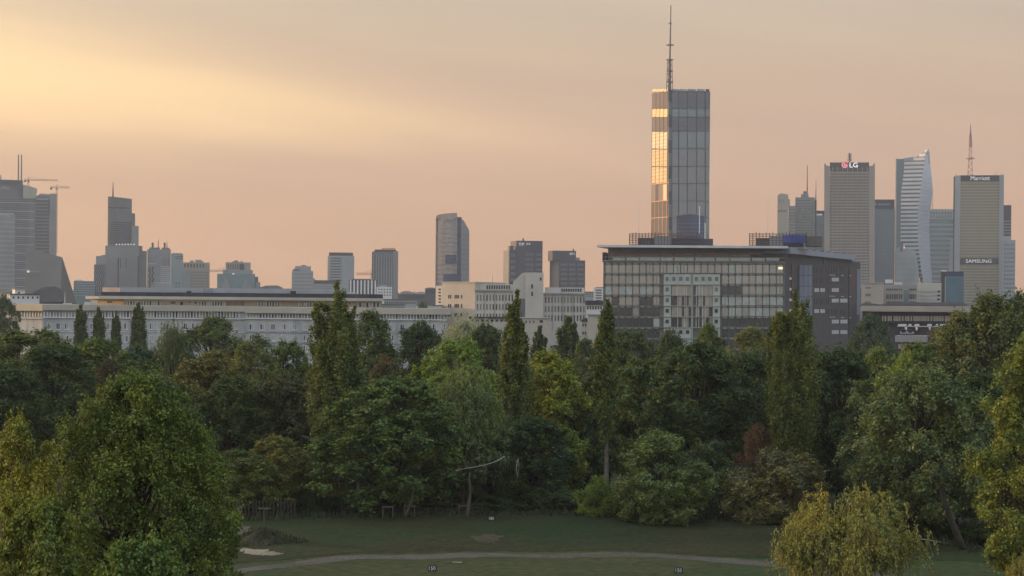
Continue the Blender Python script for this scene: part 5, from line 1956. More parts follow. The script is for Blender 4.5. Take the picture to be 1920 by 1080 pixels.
def proto_willow(seed, H=8.0, R=5.2, nb=260, leaf=0.17):
    """low willow: arching boughs, long thin hanging twigs with narrow leaves"""
    rng = np.random.default_rng(seed)
    cr = Crown()
    mb, tw = MB(), MB()
    mb.tube([(0, 0, -.3), (.2, .1, 1.2), (.1, 0, 2.6)], [.45, .36, .28], 8)
    ph = rng.uniform(0, 6.28, 4)
    lob = [(rng.uniform(0, 6.283), rng.uniform(.02, 1) ** .5, rng.uniform(.86, 1.06)) for _ in range(48)]
    for i in range(nb):
        la, lr, lh = lob[i % len(lob)]
        ang = la + rng.normal() * .16 / max(lr, .25)
        rf = min(1.0, max(.03, lr + rng.normal() * .09))
        mod = 1 + .16 * math.sin(2 * ang + ph[0]) + .15 * math.sin(3 * ang + ph[1]) + .10 * math.sin(5 * ang + ph[2])
        r = R * rf * mod * .92
        z = H * (.30 + .70 * math.sqrt(max(0, 1 - (rf * .95) ** 2))) * rng.uniform(.72, 1.0) * lh * (1 + .13 * math.cos(ang - .5) * rf)
        tip = Vector((math.cos(ang) * r, math.sin(ang) * r, z))
        tone = float(np.clip(rng.normal(.3, .3), 0, 1))
        mid = curve_pts((.1, 0, 2.4), tip, .10 * R, 6, rng, .12)
        if i % 3 == 0:
            mb.tube(mid, [.13, .10, .07, .045, .03, .012], 5, cap=False)
        for j in range(9):
            k = rng.uniform(.55, 1.0)
            b = mid[2].lerp(tip, (k - .4) / .6) + Vector(rng.normal(size=3) * .3)
            L = rng.uniform(.3, 1.5)
            dx, dy = math.cos(ang) * .35 + rng.normal() * .25, math.sin(ang) * .35 + rng.normal() * .25
            pts = [b, b + Vector((dx * .5 * L * .4, dy * .5 * L * .4, .12)), b + Vector((dx * L * .6, dy * L * .6, -L * .45)), b + Vector((dx * L * .75, dy * L * .75, -L))]
            if j < 3:
                tw.tube(pts, [.018, .016, .012, .006], 3, cap=False)
            m = int(14 * L) + 10
            u = rng.uniform(0, 1, m)
            pa = np.array([tuple(p) for p in pts])
            x = u * 3
            i0 = np.minimum(x.astype(int), 2)
            fr = (x - i0)[:, None]
            q = pa[i0] * (1 - fr) + pa[i0 + 1] * fr + rng.normal(size=(m, 3)) * .07
            nr = rng.normal(size=(m, 3)) * .7 + np.array([math.cos(ang) * .5, math.sin(ang) * .5, .5])
            cr.add(q, nr, leaf * rng.uniform(.7, 1.5, m), np.full(m, tone), np.tile(np.array([dx * .5, dy * .5, -1.0]), (m, 1)))
        if i % 24 == 0:      # upright wisps at the top
            L = rng.uniform(.4, 1.0)
            e = tip + Vector((rng.normal() * .2, rng.normal() * .2, L))
            tw.tube([tip, e], [.02, .006], 3, cap=False)
            m = 14
            u = rng.uniform(0, 1, (m, 1))
            q = np.array(tip) * (1 - u) + np.array(e) * u + rng.normal(size=(m, 3)) * .06
            cr.add(q, rng.normal(size=(m, 3)), leaf * rng.uniform(.7, 1.2, m), np.full(m, .9), np.tile(np.array([0, 0, 1.0]), (m, 1)))
    return mb, cr.mesh('crown', rng, .42), H, R, tw


PROTO = {}


def make_proto(key, fn, seed, **kw):
    r = fn(seed, **kw)
    mb, me, H, R = r[:4]
    tm = bpy.data.meshes.new('trunk')
    tm.from_pydata(mb.v, [], mb.f)
    tm.polygons.foreach_set('use_smooth', [True] * len(tm.polygons))
    PROTO[key] = dict(crown=me, trunk=tm, H=H, R=R, twig=None)
    if len(r) > 4:
        t2 = bpy.data.meshes.new('twigs')
        t2.from_pydata(r[4].v, [], r[4].f)
        t2.materials.append(TWIG)
        PROTO[key]['twig'] = t2
    tm.materials.append(BARK)
    return PROTO[key]


make_proto('oak', proto_broad, 11, nc=130, nl=240, base=.12)
make_proto('maple', proto_broad, 23, nc=150, nl=220, base=.10, lobes=6, rcf=.17)
make_proto('lime', proto_broad, 37, nc=120, nl=230, R=4.4, base=.10)
make_proto('ash', proto_broad, 41, nc=105, nl=220, base=.16, lobes=6, droop=.22, rcf=.2)
make_proto('round', proto_broad, 59, nc=130, nl=220, base=.06, H=12.0, lobes=3, rcf=.18)
make_proto('shrub', proto_broad, 67, H=6.0, R=3.4, base=.03, nc=80, nl=190, leaf=.2, trunk_r=.12, rcf=.2)
make_proto('feather', proto_droop, 71, hang=1.1, leaf=.26)
make_proto('fluffy', proto_broad, 89, H=14.0, R=6.3, base=.17, nc=210, nl=190, leaf=.25, lobes=6, rcf=.145, droop=.3, trunk_r=.25)
make_proto('poplar', proto_poplar, 5, nl=140, ns=5, spread=.6, low=.7)
make_proto('poplar_slim', proto_poplar, 9, R=1.45, ns=3, nl=150, base=.34, low=.7, spread=.42, trunk_r=.19)
make_proto('poplar_full', proto_poplar, 13, R=2.6, ns=10, nl=150, base=.14, spread=.66, low=.7)
make_proto('column', proto_poplar, 17, H=14.0, R=1.7, ns=6, nl=75, leaf=.3, base=.1, spread=.6, low=.88)
make_proto('near_maple', proto_broad, 101, H=17.0, R=5.4, base=.04, nc=420, nl=240, leaf=.17, shoots=5, lobes=6, rcf=.145, trunk_r=.36)
make_proto('near_shrub', proto_broad, 107, H=10.0, R=3.0, base=.03, nc=140, nl=220, leaf=.17, shoots=5, lobes=6, rcf=.17, trunk_r=.2)
make_proto('near_oak', proto_broad, 113, H=18.0, R=4.6, base=.08, nc=150, nl=330, leaf=.2, shoots=5, lobes=6, rcf=.17, trunk_r=.33)
make_proto('willow', proto_willow, 131)

GREEN = (0.050, 0.066, 0.021)
OLIVE = (0.058, 0.066, 0.024)
DARK = (0.032, 0.044, 0.019)
DEEP = (0.026, 0.038, 0.019)
BRIGHT = (0.092, 0.118, 0.026)
YELLOW = (0.15, 0.145, 0.03)
GREY = (0.066, 0.078, 0.042)
SILVER = (0.15, 0.15, 0.125)
RUST = (0.115, 0.058, 0.03)
WINE = (0.072, 0.040, 0.030)
ORANGE = (0.125, 0.085, 0.025)
GOLD = (0.118, 0.106, 0.036)
BLUISH = (0.036, 0.052, 0.034)
TREE_N = [0]


def tree(px, top, d, wpx, key, color, label, name='broadleaf_tree', group=None, cat='tree', rz=None, pale=False, mid=None):
    TREE_N[0] += 1
    pr = PROTO[key]
    g = P(px, mid if mid else min(top + 120, 900), d)
    H = P(px, top, d).z
    w = wpx * d / F / 2 * (1.16 if key in ('oak', 'maple', 'lime', 'ash', 'round') else 1.05)
    o = empty(name, (g.x, d, -0.08), (TREE_N[0] * 2.399) % 6.283 if rz is None else rz)
    tag(o, label, cat, group)
    sc = (w / (pr['R'] * 1.02), w / (pr['R'] * 1.02), H / (pr['H'] * 1.0))
    for part in ('trunk', 'crown', 'twig'):
        if pr[part] is None:
            continue
        c = bpy.data.objects.new('twigs' if part == 'twig' else part, pr[part])
        col.objects.link(c)
        c.parent = o
        c.scale = sc
        if part == 'twig':
            c['kind'] = 'stuff'
        c.color = (color[0] * 1.12, color[1] * 1.24, color[2] * 1.05, 1)
        if part == 'trunk' and pale:
            c.material_slots[0].link = 'OBJECT'
            c.material_slots[0].material = BARK_PALE
    return o

# ---- the wood behind the range, one line per tree: x, top, distance, width (px), kind, leaf colour, label
FG = 'trees in front of the wood'
WE = "trees along the wood's edge"
BK = 'trees deeper in the wood'
PO = 'upright poplars'
tree(232, 684, 105, 350, 'near_maple', (0.058, 0.070, 0.018), 'large dense green tree filling the lower left foreground', 'maple_tree', FG, mid=860)
tree(30, 762, 97, 190, 'near_oak', (0.115, 0.105, 0.020), 'yellow-green tree at the left edge, lit gold on its left side', 'maple_tree', FG, mid=900)  # gold evening light partly put into the leaf colour
tree(355, 800, 112, 180, 'near_shrub', (0.045, 0.055, 0.018), 'dark green tree close against the right flank of the large left foreground tree', 'maple_tree', FG, mid=950)
tree(255, 985, 84, 230, 'near_shrub', (0.06, 0.08, 0.024), 'light green young tree at the bottom edge before the large left foreground tree', 'young_tree', FG, mid=1080, rz=1.0)
tree(52, 915, 90, 215, 'near_shrub', (0.07, 0.08, 0.020), 'yellowish green young tree in the bottom left corner', 'young_tree', FG, mid=1080, rz=2.2)
tree(1582, 898, 142, 310, 'willow', GOLD, 'golden willow with hanging twigs at the bottom right of the grass', 'willow_tree', FG, cat='willow', mid=1020, rz=0.0)
tree(1940, 1005, 132, 110, 'willow', GOLD, 'golden willow just cut off by the bottom right corner', 'willow_tree', FG, cat='willow', mid=1060, rz=2.0)
tree(1945, 596, 150, 240, 'near_oak', (0.080, 0.090, 0.024), 'bright yellow-green tree at the right edge of the photo', 'oak_tree', FG, mid=800)

# poplars
tree(630, 528, 216, 112, 'poplar_full', OLIVE, 'tallest broad poplar with several spires before the long white building', 'poplar_tree', PO, mid=680)
tree(966, 545, 216, 76, 'poplar', OLIVE, 'slim two-tipped poplar before the white building with the square tower', 'poplar_tree', PO, mid=720)
tree(1139, 563, 203, 64, 'poplar_slim', OLIVE, 'slender poplar with a long bare trunk at the left corner of the glass building', 'poplar_tree', PO, pale=True, mid=720)
tree(1490, 546, 206, 98, 'poplar_full', OLIVE, 'tall pointed poplar at the corner of the glass and dark brick building', 'poplar_tree', PO, mid=700, rz=2.9)
tree(1452, 596, 222, 50, 'poplar_slim', OLIVE, 'lower poplar close left of the tall pointed poplar by the glass building', 'poplar_tree', PO, mid=720)
for x, t, w, lab in ((151, 572, 31, 'first from the left'), (184, 577, 31, 'second from the left'), (218, 584, 24, 'third from the left, the smallest'), (259, 569, 37, 'fourth from the left, the darkest')):
    tree(x, t, 470, w, 'column', (0.04, 0.05, 0.022), 'small dark poplar before the long white building, ' + lab, 'poplar_tree', 'small poplars by the long building', mid=610)
tree(1066, 594, 330, 58, 'column', (0.045, 0.056, 0.032), 'grey-green columnar tree right of the two-tipped poplar', 'columnar_tree', PO, mid=640)
tree(1012, 612, 330, 40, 'column', (0.04, 0.05, 0.026), 'short columnar tree against the right side of the two-tipped poplar', 'columnar_tree', PO, mid=650)

# along the edge of the range
tree(455, 842, 199, 130, 'lime', OLIVE, 'olive tree right beside the large left foreground tree', 'broadleaf_tree', WE)
tree(520, 815, 203, 130, 'maple', (0.075, 0.07, 0.022), 'yellowish tree at the left end of the grass', 'broadleaf_tree', WE)
tree(580, 845, 207, 100, 'ash', (0.08, 0.062, 0.028), 'brownish green tree left of the large maple', 'broadleaf_tree', WE)
tree(728, 708, 202, 240, 'maple', (0.052, 0.070, 0.026), 'large round maple left of the grass centre', 'maple_tree', WE)
tree(868, 690, 206, 165, 'feather', (0.072, 0.084, 0.042), 'feathery grey-green tree left of the two-tipped poplar', 'feathery_tree', WE)
tree(1035, 655, 222, 150, 'lime', (0.105, 0.11, 0.022), 'yellow-topped tree between the two slim poplars', 'broadleaf_tree', WE)
tree(1118, 893, 201, 74, 'shrub', (0.085, 0.10, 0.024), 'light green bush around the trunk of the slender poplar', 'bush', WE, cat='bush')
tree(1238, 810, 196, 165, 'round', (0.072, 0.085, 0.036), 'pale green round tree on the grass edge right of the slender poplar', 'broadleaf_tree', WE)
tree(1422, 798, 207, 78, 'round', WINE, 'small dark red tree left of the tall pointed poplar', 'red_tree', WE)
tree(1440, 846, 197, 170, 'shrub', (0.082, 0.072, 0.042), 'brownish green bush below the small red tree', 'bush', WE, cat='bush')
tree(1340, 832, 203, 130, 'shrub', (0.04, 0.05, 0.026), 'dark green bush between the pale round tree and the brownish bush', 'bush', WE, cat='bush')
tree(1718, 690, 186, 290, 'fluffy', GREY, 'wide grey-green tree with leaning trunk behind the golden willow', 'feathery_tree', WE, rz=0.0)
tree(1575, 650, 216, 170, 'oak', DEEP, 'dark tree right of the tall pointed poplar', 'broadleaf_tree', WE)
tree(1862, 700, 196, 200, 'oak', DEEP, 'dark tree behind the bright yellow-green tree at the right edge', 'broadleaf_tree', WE)
tree(1845, 552, 236, 215, 'ash', (0.05, 0.055, 0.024), 'tall tree at upper right before the banded hotel tower', 'broadleaf_tree', WE)
tree(1925, 548, 250, 150, 'oak', DARK, 'tall dark tree at the upper right edge', 'broadleaf_tree', WE)
tree(1305, 640, 226, 190, 'oak', DARK, 'large dark tree before the centre of the glass building', 'broadleaf_tree', WE)
tree(1215, 668, 232, 150, 'maple', (0.05, 0.064, 0.024), 'mid green tree right of the slender poplar', 'broadleaf_tree', WE)
tree(1400, 655, 232, 150, 'maple', (0.034, 0.046, 0.022), 'dark tree left of the tall pointed poplar', 'broadleaf_tree', WE)
tree(790, 780, 214, 150, 'oak', DARK, 'dark tree between the large maple and the feathery tree', 'broadleaf_tree', BK)
tree(1000, 780, 212, 150, 'oak', DEEP, 'dark tree below the yellow-topped tree', 'broadleaf_tree', BK)
tree(1090, 740, 224, 120, 'round', DARK, 'dark tree between the yellow-topped tree and the slender poplar', 'broadleaf_tree', BK)
tree(640, 790, 222, 150, 'oak', DEEP, 'dark tree under the tallest broad poplar', 'broadleaf_tree', BK)
tree(545, 700, 228, 150, 'oak', (0.036, 0.038, 0.022), 'dark brown-green tree left of the tallest broad poplar', 'broadleaf_tree', BK)
tree(470, 712, 232, 130, 'ash', OLIVE, 'olive tree with hanging boughs right of the large left foreground tree', 'broadleaf_tree', BK)
tree(1655, 700, 206, 150, 'oak', (0.04, 0.05, 0.026), 'dark green tree left behind the wide grey-green tree', 'broadleaf_tree', BK)
tree(1790, 760, 200, 180, 'oak', DEEP, 'very dark tree behind the leaning trunk', 'broadleaf_tree', BK)

tree(915, 812, 211, 120, 'oak', DEEP, 'dark tree behind the pale dead branch', 'broadleaf_tree', BK)

# farther rows
tree(395, 655, 262, 150, 'lime', (0.085, 0.07, 0.026), 'orange-tinged tree left of the dark brown-green tree', 'broadleaf_tree', BK)
tree(40, 615, 268, 230, 'maple', OLIVE, 'broad olive tree at the left edge under the long building', 'broadleaf_tree', BK)
tree(170, 632, 276, 180, 'lime', (0.058, 0.07, 0.024), 'yellow-green treetop below the first two small poplars', 'broadleaf_tree', BK)
tree(268, 650, 284, 150, 'round', BLUISH, 'bluish green treetop below the fourth small poplar', 'broadleaf_tree', BK)
tree(200, 676, 245, 80, 'round', (0.052, 0.036, 0.022), 'dark red treetop showing above the large left foreground tree', 'red_tree', BK)
tree(100, 640, 250, 170, 'oak', DARK, 'dark treetop left of the yellow-green treetop at left', 'broadleaf_tree', BK)
tree(0, 680, 235, 180, 'oak', DARK, 'dark tree behind the gold-lit tree at the left edge', 'broadleaf_tree', BK)
tree(392, 594, 350, 165, 'ash', (0.05, 0.06, 0.026), 'wide treetop before the middle of the long white building', 'broadleaf_tree', BK)
tree(322, 606, 345, 70, 'feather', (0.055, 0.066, 0.03), 'thin treetop with loose boughs right of the fourth small poplar', 'feathery_tree', BK)
tree(470, 640, 300, 100, 'lime', (0.075, 0.08, 0.03), 'yellowish treetop below the lit windows of the long building', 'broadleaf_tree', BK)
tree(545, 636, 296, 95, 'maple', GREEN, 'green treetop left of the tallest broad poplar', 'broadleaf_tree', BK)
tree(700, 580, 300, 115, 'lime', (0.044, 0.056, 0.024), 'tall tree right of the tallest broad poplar', 'broadleaf_tree', BK)
tree(782, 602, 305, 105, 'oak', DEEP, 'dark treetop before the right end of the long white building', 'broadleaf_tree', BK)
tree(725, 672, 245, 110, 'round', (0.046, 0.035, 0.022), 'dark reddish brown treetop above the large round maple', 'red_tree', BK)
tree(848, 632, 252, 150, 'maple', BRIGHT, 'bright green treetop left of the two-tipped poplar', 'maple_tree', BK)
tree(872, 594, 345, 110, 'feather', SILVER, 'pale silvery treetop left of the two-tipped poplar', 'feathery_tree', BK)
tree(915, 606, 340, 90, 'oak', DARK, 'dark treetop right of the pale silvery treetop', 'broadleaf_tree', BK)
tree(1100, 632, 300, 75, 'lime', (0.05, 0.06, 0.03), 'soft green treetop left of the slender poplar', 'broadleaf_tree', BK)
tree(1190, 618, 290, 110, 'maple', (0.044, 0.056, 0.026), 'treetop at the foot of the glass building, right of the slender poplar', 'broadleaf_tree', BK)
tree(1262, 622, 300, 90, 'round', (0.04, 0.05, 0.025), 'low treetop under the pale green portal of the glass building', 'broadleaf_tree', BK)
tree(1325, 604, 296, 80, 'lime', GREEN, 'pointed treetop right of the pale green portal', 'broadleaf_tree', BK)
tree(1412, 614, 300, 105, 'ash', (0.085, 0.085, 0.036), 'yellowish treetop left of the tall pointed poplar', 'broadleaf_tree', BK)
tree(1120, 645, 360, 40, 'shrub', ORANGE, 'small orange tree by the cream wall left of the glass building', 'red_tree', BK)
tree(1540, 655, 300, 100, 'maple', (0.035, 0.046, 0.026), 'dark treetop at the foot of the dark brick facade', 'broadleaf_tree', BK)
tree(1640, 592, 480, 92, 'round', BLUISH, 'bluish dark tree at the right corner of the dark brick facade', 'broadleaf_tree', BK)
tree(1648, 648, 270, 110, 'lime', (0.085, 0.10, 0.036), 'light green bushy treetop below the bluish dark tree', 'broadleaf_tree', BK)
tree(1735, 640, 262, 130, 'maple', (0.075, 0.09, 0.03), 'light green treetop left of the tall upper right tree', 'broadleaf_tree', BK)
tree(1700, 668, 240, 80, 'round', (0.095, 0.12, 0.028), 'bright green small treetop above the wide grey-green tree', 'broadleaf_tree', BK)
tree(1745, 622, 420, 80, 'shrub', (0.055, 0.045, 0.036), 'brownish bush before the terrace with white awnings', 'bush', BK, cat='bush')
tree(1795, 580, 262, 100, 'lime', (0.085, 0.078, 0.03), 'orange-tipped treetop left of the tall upper right tree', 'broadleaf_tree', BK)
tree(8, 556, 620, 60, 'round', (0.04, 0.05, 0.028), 'far dark tree at the left end of the long building', 'broadleaf_tree', BK)
tree(788, 568, 800, 28, 'shrub', (0.045, 0.055, 0.035), 'small far tree on the roof line left of the white stepped building', 'broadleaf_tree', BK)

# dim undergrowth between the trunks, and trees standing farther back in the shade
LM = [(440, 'the slatted fence'), (560, 'the brownish green tree'), (725, 'the large round maple'), (870, 'the feathery grey-green tree'), (921, 'the board with number 180'), (966, 'the two-tipped poplar'),
      (1035, 'the yellow-topped tree'), (1139, 'the slender poplar'), (1238, 'the pale green round tree'), (1340, 'the dark green bush'), (1440, 'the brownish green bush'), (1490, 'the tall pointed poplar'), (1582, 'the golden willow'),
      (1718, 'the wide grey-green tree'), (1808, 'the leaning dark trunk'), (1880, 'the bright tree at the right edge')]
LB_ = [(30, 'the gold-lit left edge tree'), (232, 'the large left foreground tree')] + LM


def rel(px, table, verb):
    q = min(table, key=lambda t: abs(t[0] - px))
    side = 'just left of ' if px < q[0] - 12 else 'just right of ' if px > q[0] + 12 else verb
    return side + q[1]


ug = random.Random(12)
for i in range(44):
    px = 400 + i * 35 + ug.uniform(-12, 12)
    y_edge = np.interp(px, [400, 700, 1000, 1300, 1500, 1700, 1900], [984, 974, 972, 978, 988, 1010, 1042])
    d = 82140 / (y_edge - HOR) + ug.uniform(4, 14)
    top = y_edge - ug.uniform(28, 75)
    tree(px, top, d, ug.uniform(70, 120), 'shrub', ug.choice([DARK, DEEP, (0.04, 0.045, 0.024)]), "dim undergrowth bush " + rel(px, LM, 'under '), 'undergrowth_bush', "undergrowth along the wood's edge", cat='bush', mid=950)
for i in range(44):
    px = -20 + i * 45.5 + ug.uniform(-16, 16)
    d = ug.uniform(226, 296)
    top = ug.uniform(690, 760)
    tree(px, top, d, ug.uniform(120, 170), ug.choice(['oak', 'maple', 'lime', 'round']), ug.choice([DARK, DEEP, (0.036, 0.044, 0.022)]), 'dim tree deep in the wood ' + rel(px, LB_, 'behind '), 'woodland_tree', 'trees in the shade of the wood')

# ------------------------------------------------------------------ small things on and around the lawn
SIGN_BLACK = mat('sign_black', (0.012, 0.013, 0.012), .5, var=0)
SIGN_DIGIT = mat('sign_digit', (0.80, 0.80, 0.78), .6, var=0)
WOOD = mat('weathered_wood', (0.045, 0.035, 0.028), .9, var=.3, scale=1.5)
WOODP = mat('pale_wood', (0.15, 0.13, 0.10), .9, var=.25, scale=2.0)
for px, py, w, h, tx, d, lab in ((810.5, 1065.5, 16.5, 11, '150', 159.5, 'left black distance board with white number 150 on the grass'),
                                 (1272.5, 1069.5, 15.5, 11, '150', 159.5, 'right black distance board with white number 150 on the grass'),
                                 (921.5, 972, 12, 8.6, '180', 193.5, 'black distance board with white number 180 at the edge of the wood')):
    b = Bld('distance_board', lab, px, py, d, 0, 'sign', 'distance boards on the range')
    bd = b.box('board', SIGN_BLACK, px - w / 2, px + w / 2, py - h / 2, py + h / 2, 0, .06)
    b.text('number', tx, SIGN_DIGIT, px - w * .38, px + w * .38, py - h * .33, py + h * .33, -.03)
    x0, x1, z0, z1 = b.rect(px - w / 2, px + w / 2, py - h / 2, py + h / 2)
    for x in (x0 + .08, x1 - .12):
        piece('leg', DKGREY, b.e, x, x + .04, .01, .05, -.1, z0)
g0 = G(857, 1058)
o = MB().box(-.35, .35, -.35, .35, 0, .05).build('target_mat', mat('mat_white', (0.16, 0.17, 0.11), .9, var=.2, scale=3))
o.location = (g0.x, g0.y, hgt(g0.x, g0.y) + .01)
tag(o, 'small pale mat lying on the grass below the path', 'mat')
# fence inside the wood's edge, left part
pts_f = [G(428, 984), G(500, 984), G(560, 980)]


def fence(p0, p1, npan, label, hgt_=1.7, slats=True):
    v = p1 - p0
    L = v.length
    e = empty('wooden_fence', (p0.x, p0.y, hgt(p0.x, p0.y) - .05), math.atan2(v.y, v.x))
    tag(e, label, 'fence')
    w = L / npan
    for i in range(npan + 1):
        piece('post', WOOD, e, i * w - .06, i * w + .06, -.06, .06, 0, hgt_)
    for z in (.35, hgt_ * .5, hgt_ - .2):
        piece('rail', WOOD, e, 0, L, .07, .12, z - .05, z + .05)
    if slats:
        n = int(L / .32)
        for i in range(n):
            piece('slat', WOOD, e, i * .32 + .05, i * .32 + .19, -.1, -.07, .05, hgt_ - .05)
    return e


fence(G(424, 982), G(552, 979), 5, 'dark slatted wooden fence at the left end of the grass', 1.6)
fence(G(640, 974), G(905, 972), 9, 'low rail fence along the foot of the wood', 1.2, False)


def stake_frame(px, py, h, label, w=.9, one=False):
    p = G(px, py)
    e = empty('tree_stake_frame', (p.x, p.y, hgt(p.x, p.y) - .05))
    tag(e, label, 'stake frame', 'stake frames for young trees')
    for x in ((0,) if one else (-w / 2, w / 2)):
        piece('stake', WOODP, e, x - .03, x + .03, -.03, .03, 0, h)
    piece('crossbar', WOODP, e, -w / 2 - .1, w / 2 + .1, -.05, .05, h, h + .09)


stake_frame(442, 986, 1.1, 'two-legged wooden stake frame before the slatted fence')
stake_frame(495, 992, 1.4, 'T-shaped wooden stake before the slatted fence, beside the earth heap', .9, True)
stake_frame(727, 978, 1.0, 'first stake frame at the foot of the large round maple')
stake_frame(768, 978, 1.0, 'second stake frame right of the large round maple trunk')
stake_frame(870, 979, 1.0, 'stake frame left of the board with number 180')


def branch(name, label, pts, r0, r1, m, cat='branch', twigs=()):
    base = pts[0]
    e = empty(name, tuple(base))
    tag(e, label, cat)
    q = [p - base for p in pts]
    n = len(q)
    MB().tube(q, [r0 + (r1 - r0) * i / (n - 1) for i in range(n)], 6).build('stem', m, e, smooth=True)
    for t_ in twigs:
        qq = [p - base for p in t_]
        MB().tube(qq, [r1 * 1.2] + [r1 * .6] * (len(qq) - 1), 5).build('twig', m, e, smooth=True)
    return e


TRK0 = mat('bark_grey', (0.09, 0.08, 0.065), .9, var=.3, scale=1.5)
PALEB = mat('bare_dead_wood', (0.28, 0.26, 0.22), .9, var=.2, scale=2)
branch('dead_branch', 'pale dead branch reaching out of the dark trees left of the two-tipped poplar', [P(946, 856, 194), P(935, 863, 193.5), P(920, 869, 193), P(905, 873, 193), P(888, 876, 193), P(870, 879, 193), P(853, 883, 193)], .055, .025, PALEB,
       twigs=([P(910, 872, 193), P(912, 880, 193), P(909, 890, 193.2)], [P(946, 856, 194), P(948, 870, 194.5), P(947, 885, 195)]))
branch('dead_branch', 'pale forked dead stem below the two-tipped poplar', [P(971, 895, 196), P(968, 880, 196), P(970, 862, 196)], .05, .03, PALEB, twigs=([P(970, 893, 196), P(973, 878, 196), P(972, 858, 196)],))
branch('bare_limb', 'bare grey limb curving left from the trunk under the tallest poplar', [P(600, 845, 206), P(592, 832, 206), P(580, 822, 206), P(566, 816, 206)], .10, .05, TRK0)
lg0, lg1 = G(1722, 1022), G(1780, 1026)
branch('fallen_log', 'thin pale log lying on the ground right of the golden willow', [lg0 + Vector((0, 0, .55)), lg0.lerp(lg1, .5) + Vector((0, 0, .42)), lg1 + Vector((0, 0, .3))], .06, .05, PALEB, 'log')

# slim and leaning trunks that stand free before the dark of the wood
def bare_trunk(label, pix, d, r0=.2, m=BARK_PALE):
    b0 = P(pix[0][0], pix[0][1], d)
    b0.z = 0
    q = [P(x, y, d) for x, y in pix]
    q[0].z = -.1
    e = empty('slim_trunk', (b0.x, b0.y, 0))
    tag(e, label, 'tree trunk', 'free-standing trunks')
    k = [p - Vector((b0.x, b0.y, 0)) for p in q]
    n = len(k)
    MB().tube(k, [r0 * (1.15 - .6 * i / (n - 1)) for i in range(n)], 8).build('trunk', m, e, smooth=True)
    rg2 = np.random.default_rng(int(pix[0][0]))
    cr = Crown()
    for j in range(5):
        c_ = np.array(k[-1]) + rg2.normal(size=3) * np.array([.7, .7, .5])
        pp, nn = clump_leaves(rg2, c_, .7, 110, .3, 8)
        cr.add(pp, nn, .26 * rg2.uniform(.7, 1.2, 110), np.full(110, .2))
    o = bpy.data.objects.new('foliage', cr.mesh('foliage', rg2))
    col.objects.link(o)
    o.parent = e
    o.color = (*DARK, 1)


TRK = mat('bark_grey', (0.09, 0.08, 0.065), .9, var=.3, scale=1.5)
bare_trunk('slim straight trunk under the large round maple', [(676, 976), (674, 940), (671, 905), (673, 880)], 198.5, .16, TRK)
bare_trunk('curved slim trunk under the right side of the large round maple', [(758, 977), (764, 958), (772, 940), (774, 915), (770, 890)], 198, .15, TRK)
bare_trunk('grey trunk right of the large round maple, before the dark wood', [(874, 978), (879, 950), (882, 920), (880, 885)], 197.5, .17, TRK)
bare_trunk('leaning dark trunk behind the golden willow', [(1808, 1030), (1794, 1000), (1780, 965), (1768, 930), (1762, 900)], 178, .28, mat('bark_brown', (0.05, 0.04, 0.03), .9, var=.3, scale=1.5))
bare_trunk('thin straight trunk at the foot of the bright tree at the right edge', [(1874, 1010), (1873, 970), (1875, 920), (1874, 880)], 184, .14, TRK)

# rough grass and weeds at the foot of the wood
gr = np.random.default_rng(8)
ex_ = np.array([[p.x, p.y] for p in edge])
n = 5200
k = gr.uniform(0, len(ex_) - 1.001, n)
i0 = k.astype(int)
fr = (k - i0)[:, None]
pp = ex_[i0] * (1 - fr) + ex_[i0 + 1] * fr
pp[:, 1] += -np.abs(gr.normal(size=n)) * 1.3 + .6
hh = gr.uniform(.12, .5, n) * np.where(gr.uniform(size=n) < .08, 1.8, 1.0)
mbv = []
for (x, y), h in zip(pp, hh):
    a = gr.uniform(0, 3.14)
    w = .07 + .1 * h
    z = hgt(x, y)
    mbv += [(x - math.cos(a) * w, y - math.sin(a) * w, z), (x + math.cos(a) * w, y + math.sin(a) * w, z), (x + gr.normal() * .12, y + gr.normal() * .12, z + h)]
me = bpy.data.meshes.new('rough_grass')
me.from_pydata(mbv, [], [(3 * i, 3 * i + 1, 3 * i + 2) for i in range(n)])
me.materials.append(mat('weed', (0.045, 0.055, 0.022), .9, var=.4, scale=.8))
o = bpy.data.objects.new('rough_grass', me)
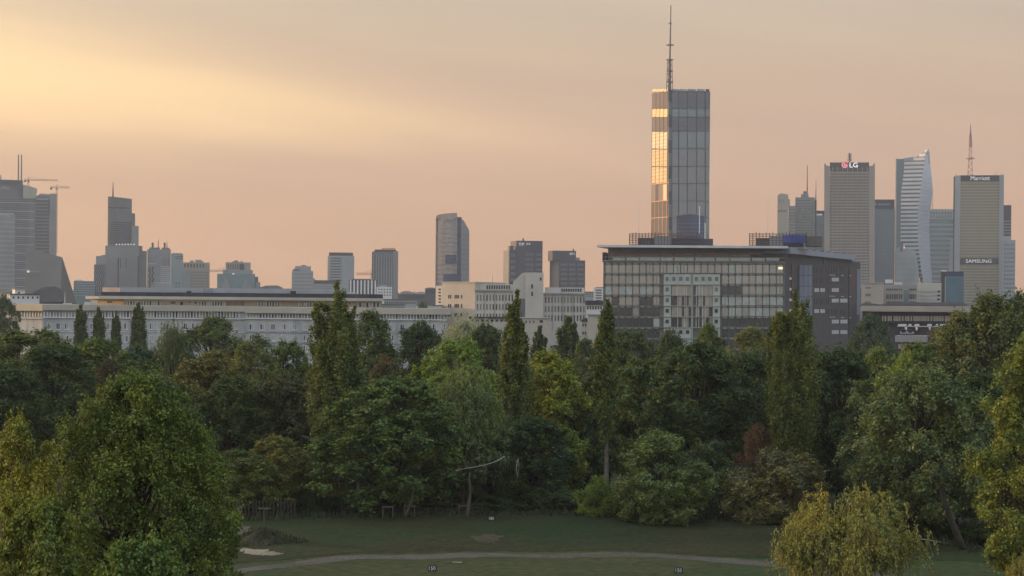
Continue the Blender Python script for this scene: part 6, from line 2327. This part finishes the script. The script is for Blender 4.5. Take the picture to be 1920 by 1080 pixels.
col.objects.link(o)
tag(o, "rough uncut grass and weeds along the foot of the wood", 'grass', kind='stuff')
# weeds on the heap of earth
tx_, ty_ = np.zeros(0), np.zeros(0)
hc = G(492, 1022)
wa, wr = gr.uniform(0, 6.283, 700), gr.uniform(.25, 1.15, 700)
wx, wy = hc.x + np.cos(wa) * wr * 3.3, hc.y + np.sin(wa) * wr * 2.2
mbv = []
for j, (x, y) in enumerate(list(zip(tx_, ty_)) + list(zip(wx, wy))):
    a = gr.uniform(0, 3.14)
    weed = j >= len(tx_)
    h = gr.uniform(.05, .14) if not weed else gr.uniform(.12, .4)
    w = gr.uniform(.06, .18) if not weed else .1
    z = hgt(x, y) - .01
    if weed:
        r = min(1.0, wr[j - len(tx_)])
        z += 1.0 * max(0.0, 1 - r ** 1.5) ** 1.3
    mbv += [(x - math.cos(a) * w, y - math.sin(a) * w, z), (x + math.cos(a) * w, y + math.sin(a) * w, z), (x + gr.normal() * .06, y + gr.normal() * .06, z + h)]
me = bpy.data.meshes.new('heap_weeds')
me.from_pydata(mbv, [], [(3 * i, 3 * i + 1, 3 * i + 2) for i in range(len(mbv) // 3)])
me.materials.append(mat('tuft', (0.040, 0.058, 0.018), .9, c2=(0.075, 0.08, 0.03), scale=.5))
o = bpy.data.objects.new('heap_weeds', me)
col.objects.link(o)
tag(o, 'green weeds sprouting on the heap of earth', 'weeds', kind='stuff')

# ------------------------------------------------------------------ the evening haze over the city
hz = bpy.data.materials.new('haze')
hz.use_nodes = True
t = hz.node_tree
t.nodes.clear()
pv = t.nodes.new('ShaderNodeVolumePrincipled')
pv.inputs['Color'].default_value = (0.80, 0.89, 1.0, 1)
pv.inputs['Density'].default_value = 0.00008
pv.inputs['Anisotropy'].default_value = 0.1
ho = t.nodes.new('ShaderNodeOutputMaterial')
t.links.new(pv.outputs[0], ho.inputs['Volume'])
o = MB().box(GX0 - 20, GX1 + 20, GY0 - 20, GY1 + 20, -1.2, 330).build('haze', hz)
tag(o, kind='stuff')
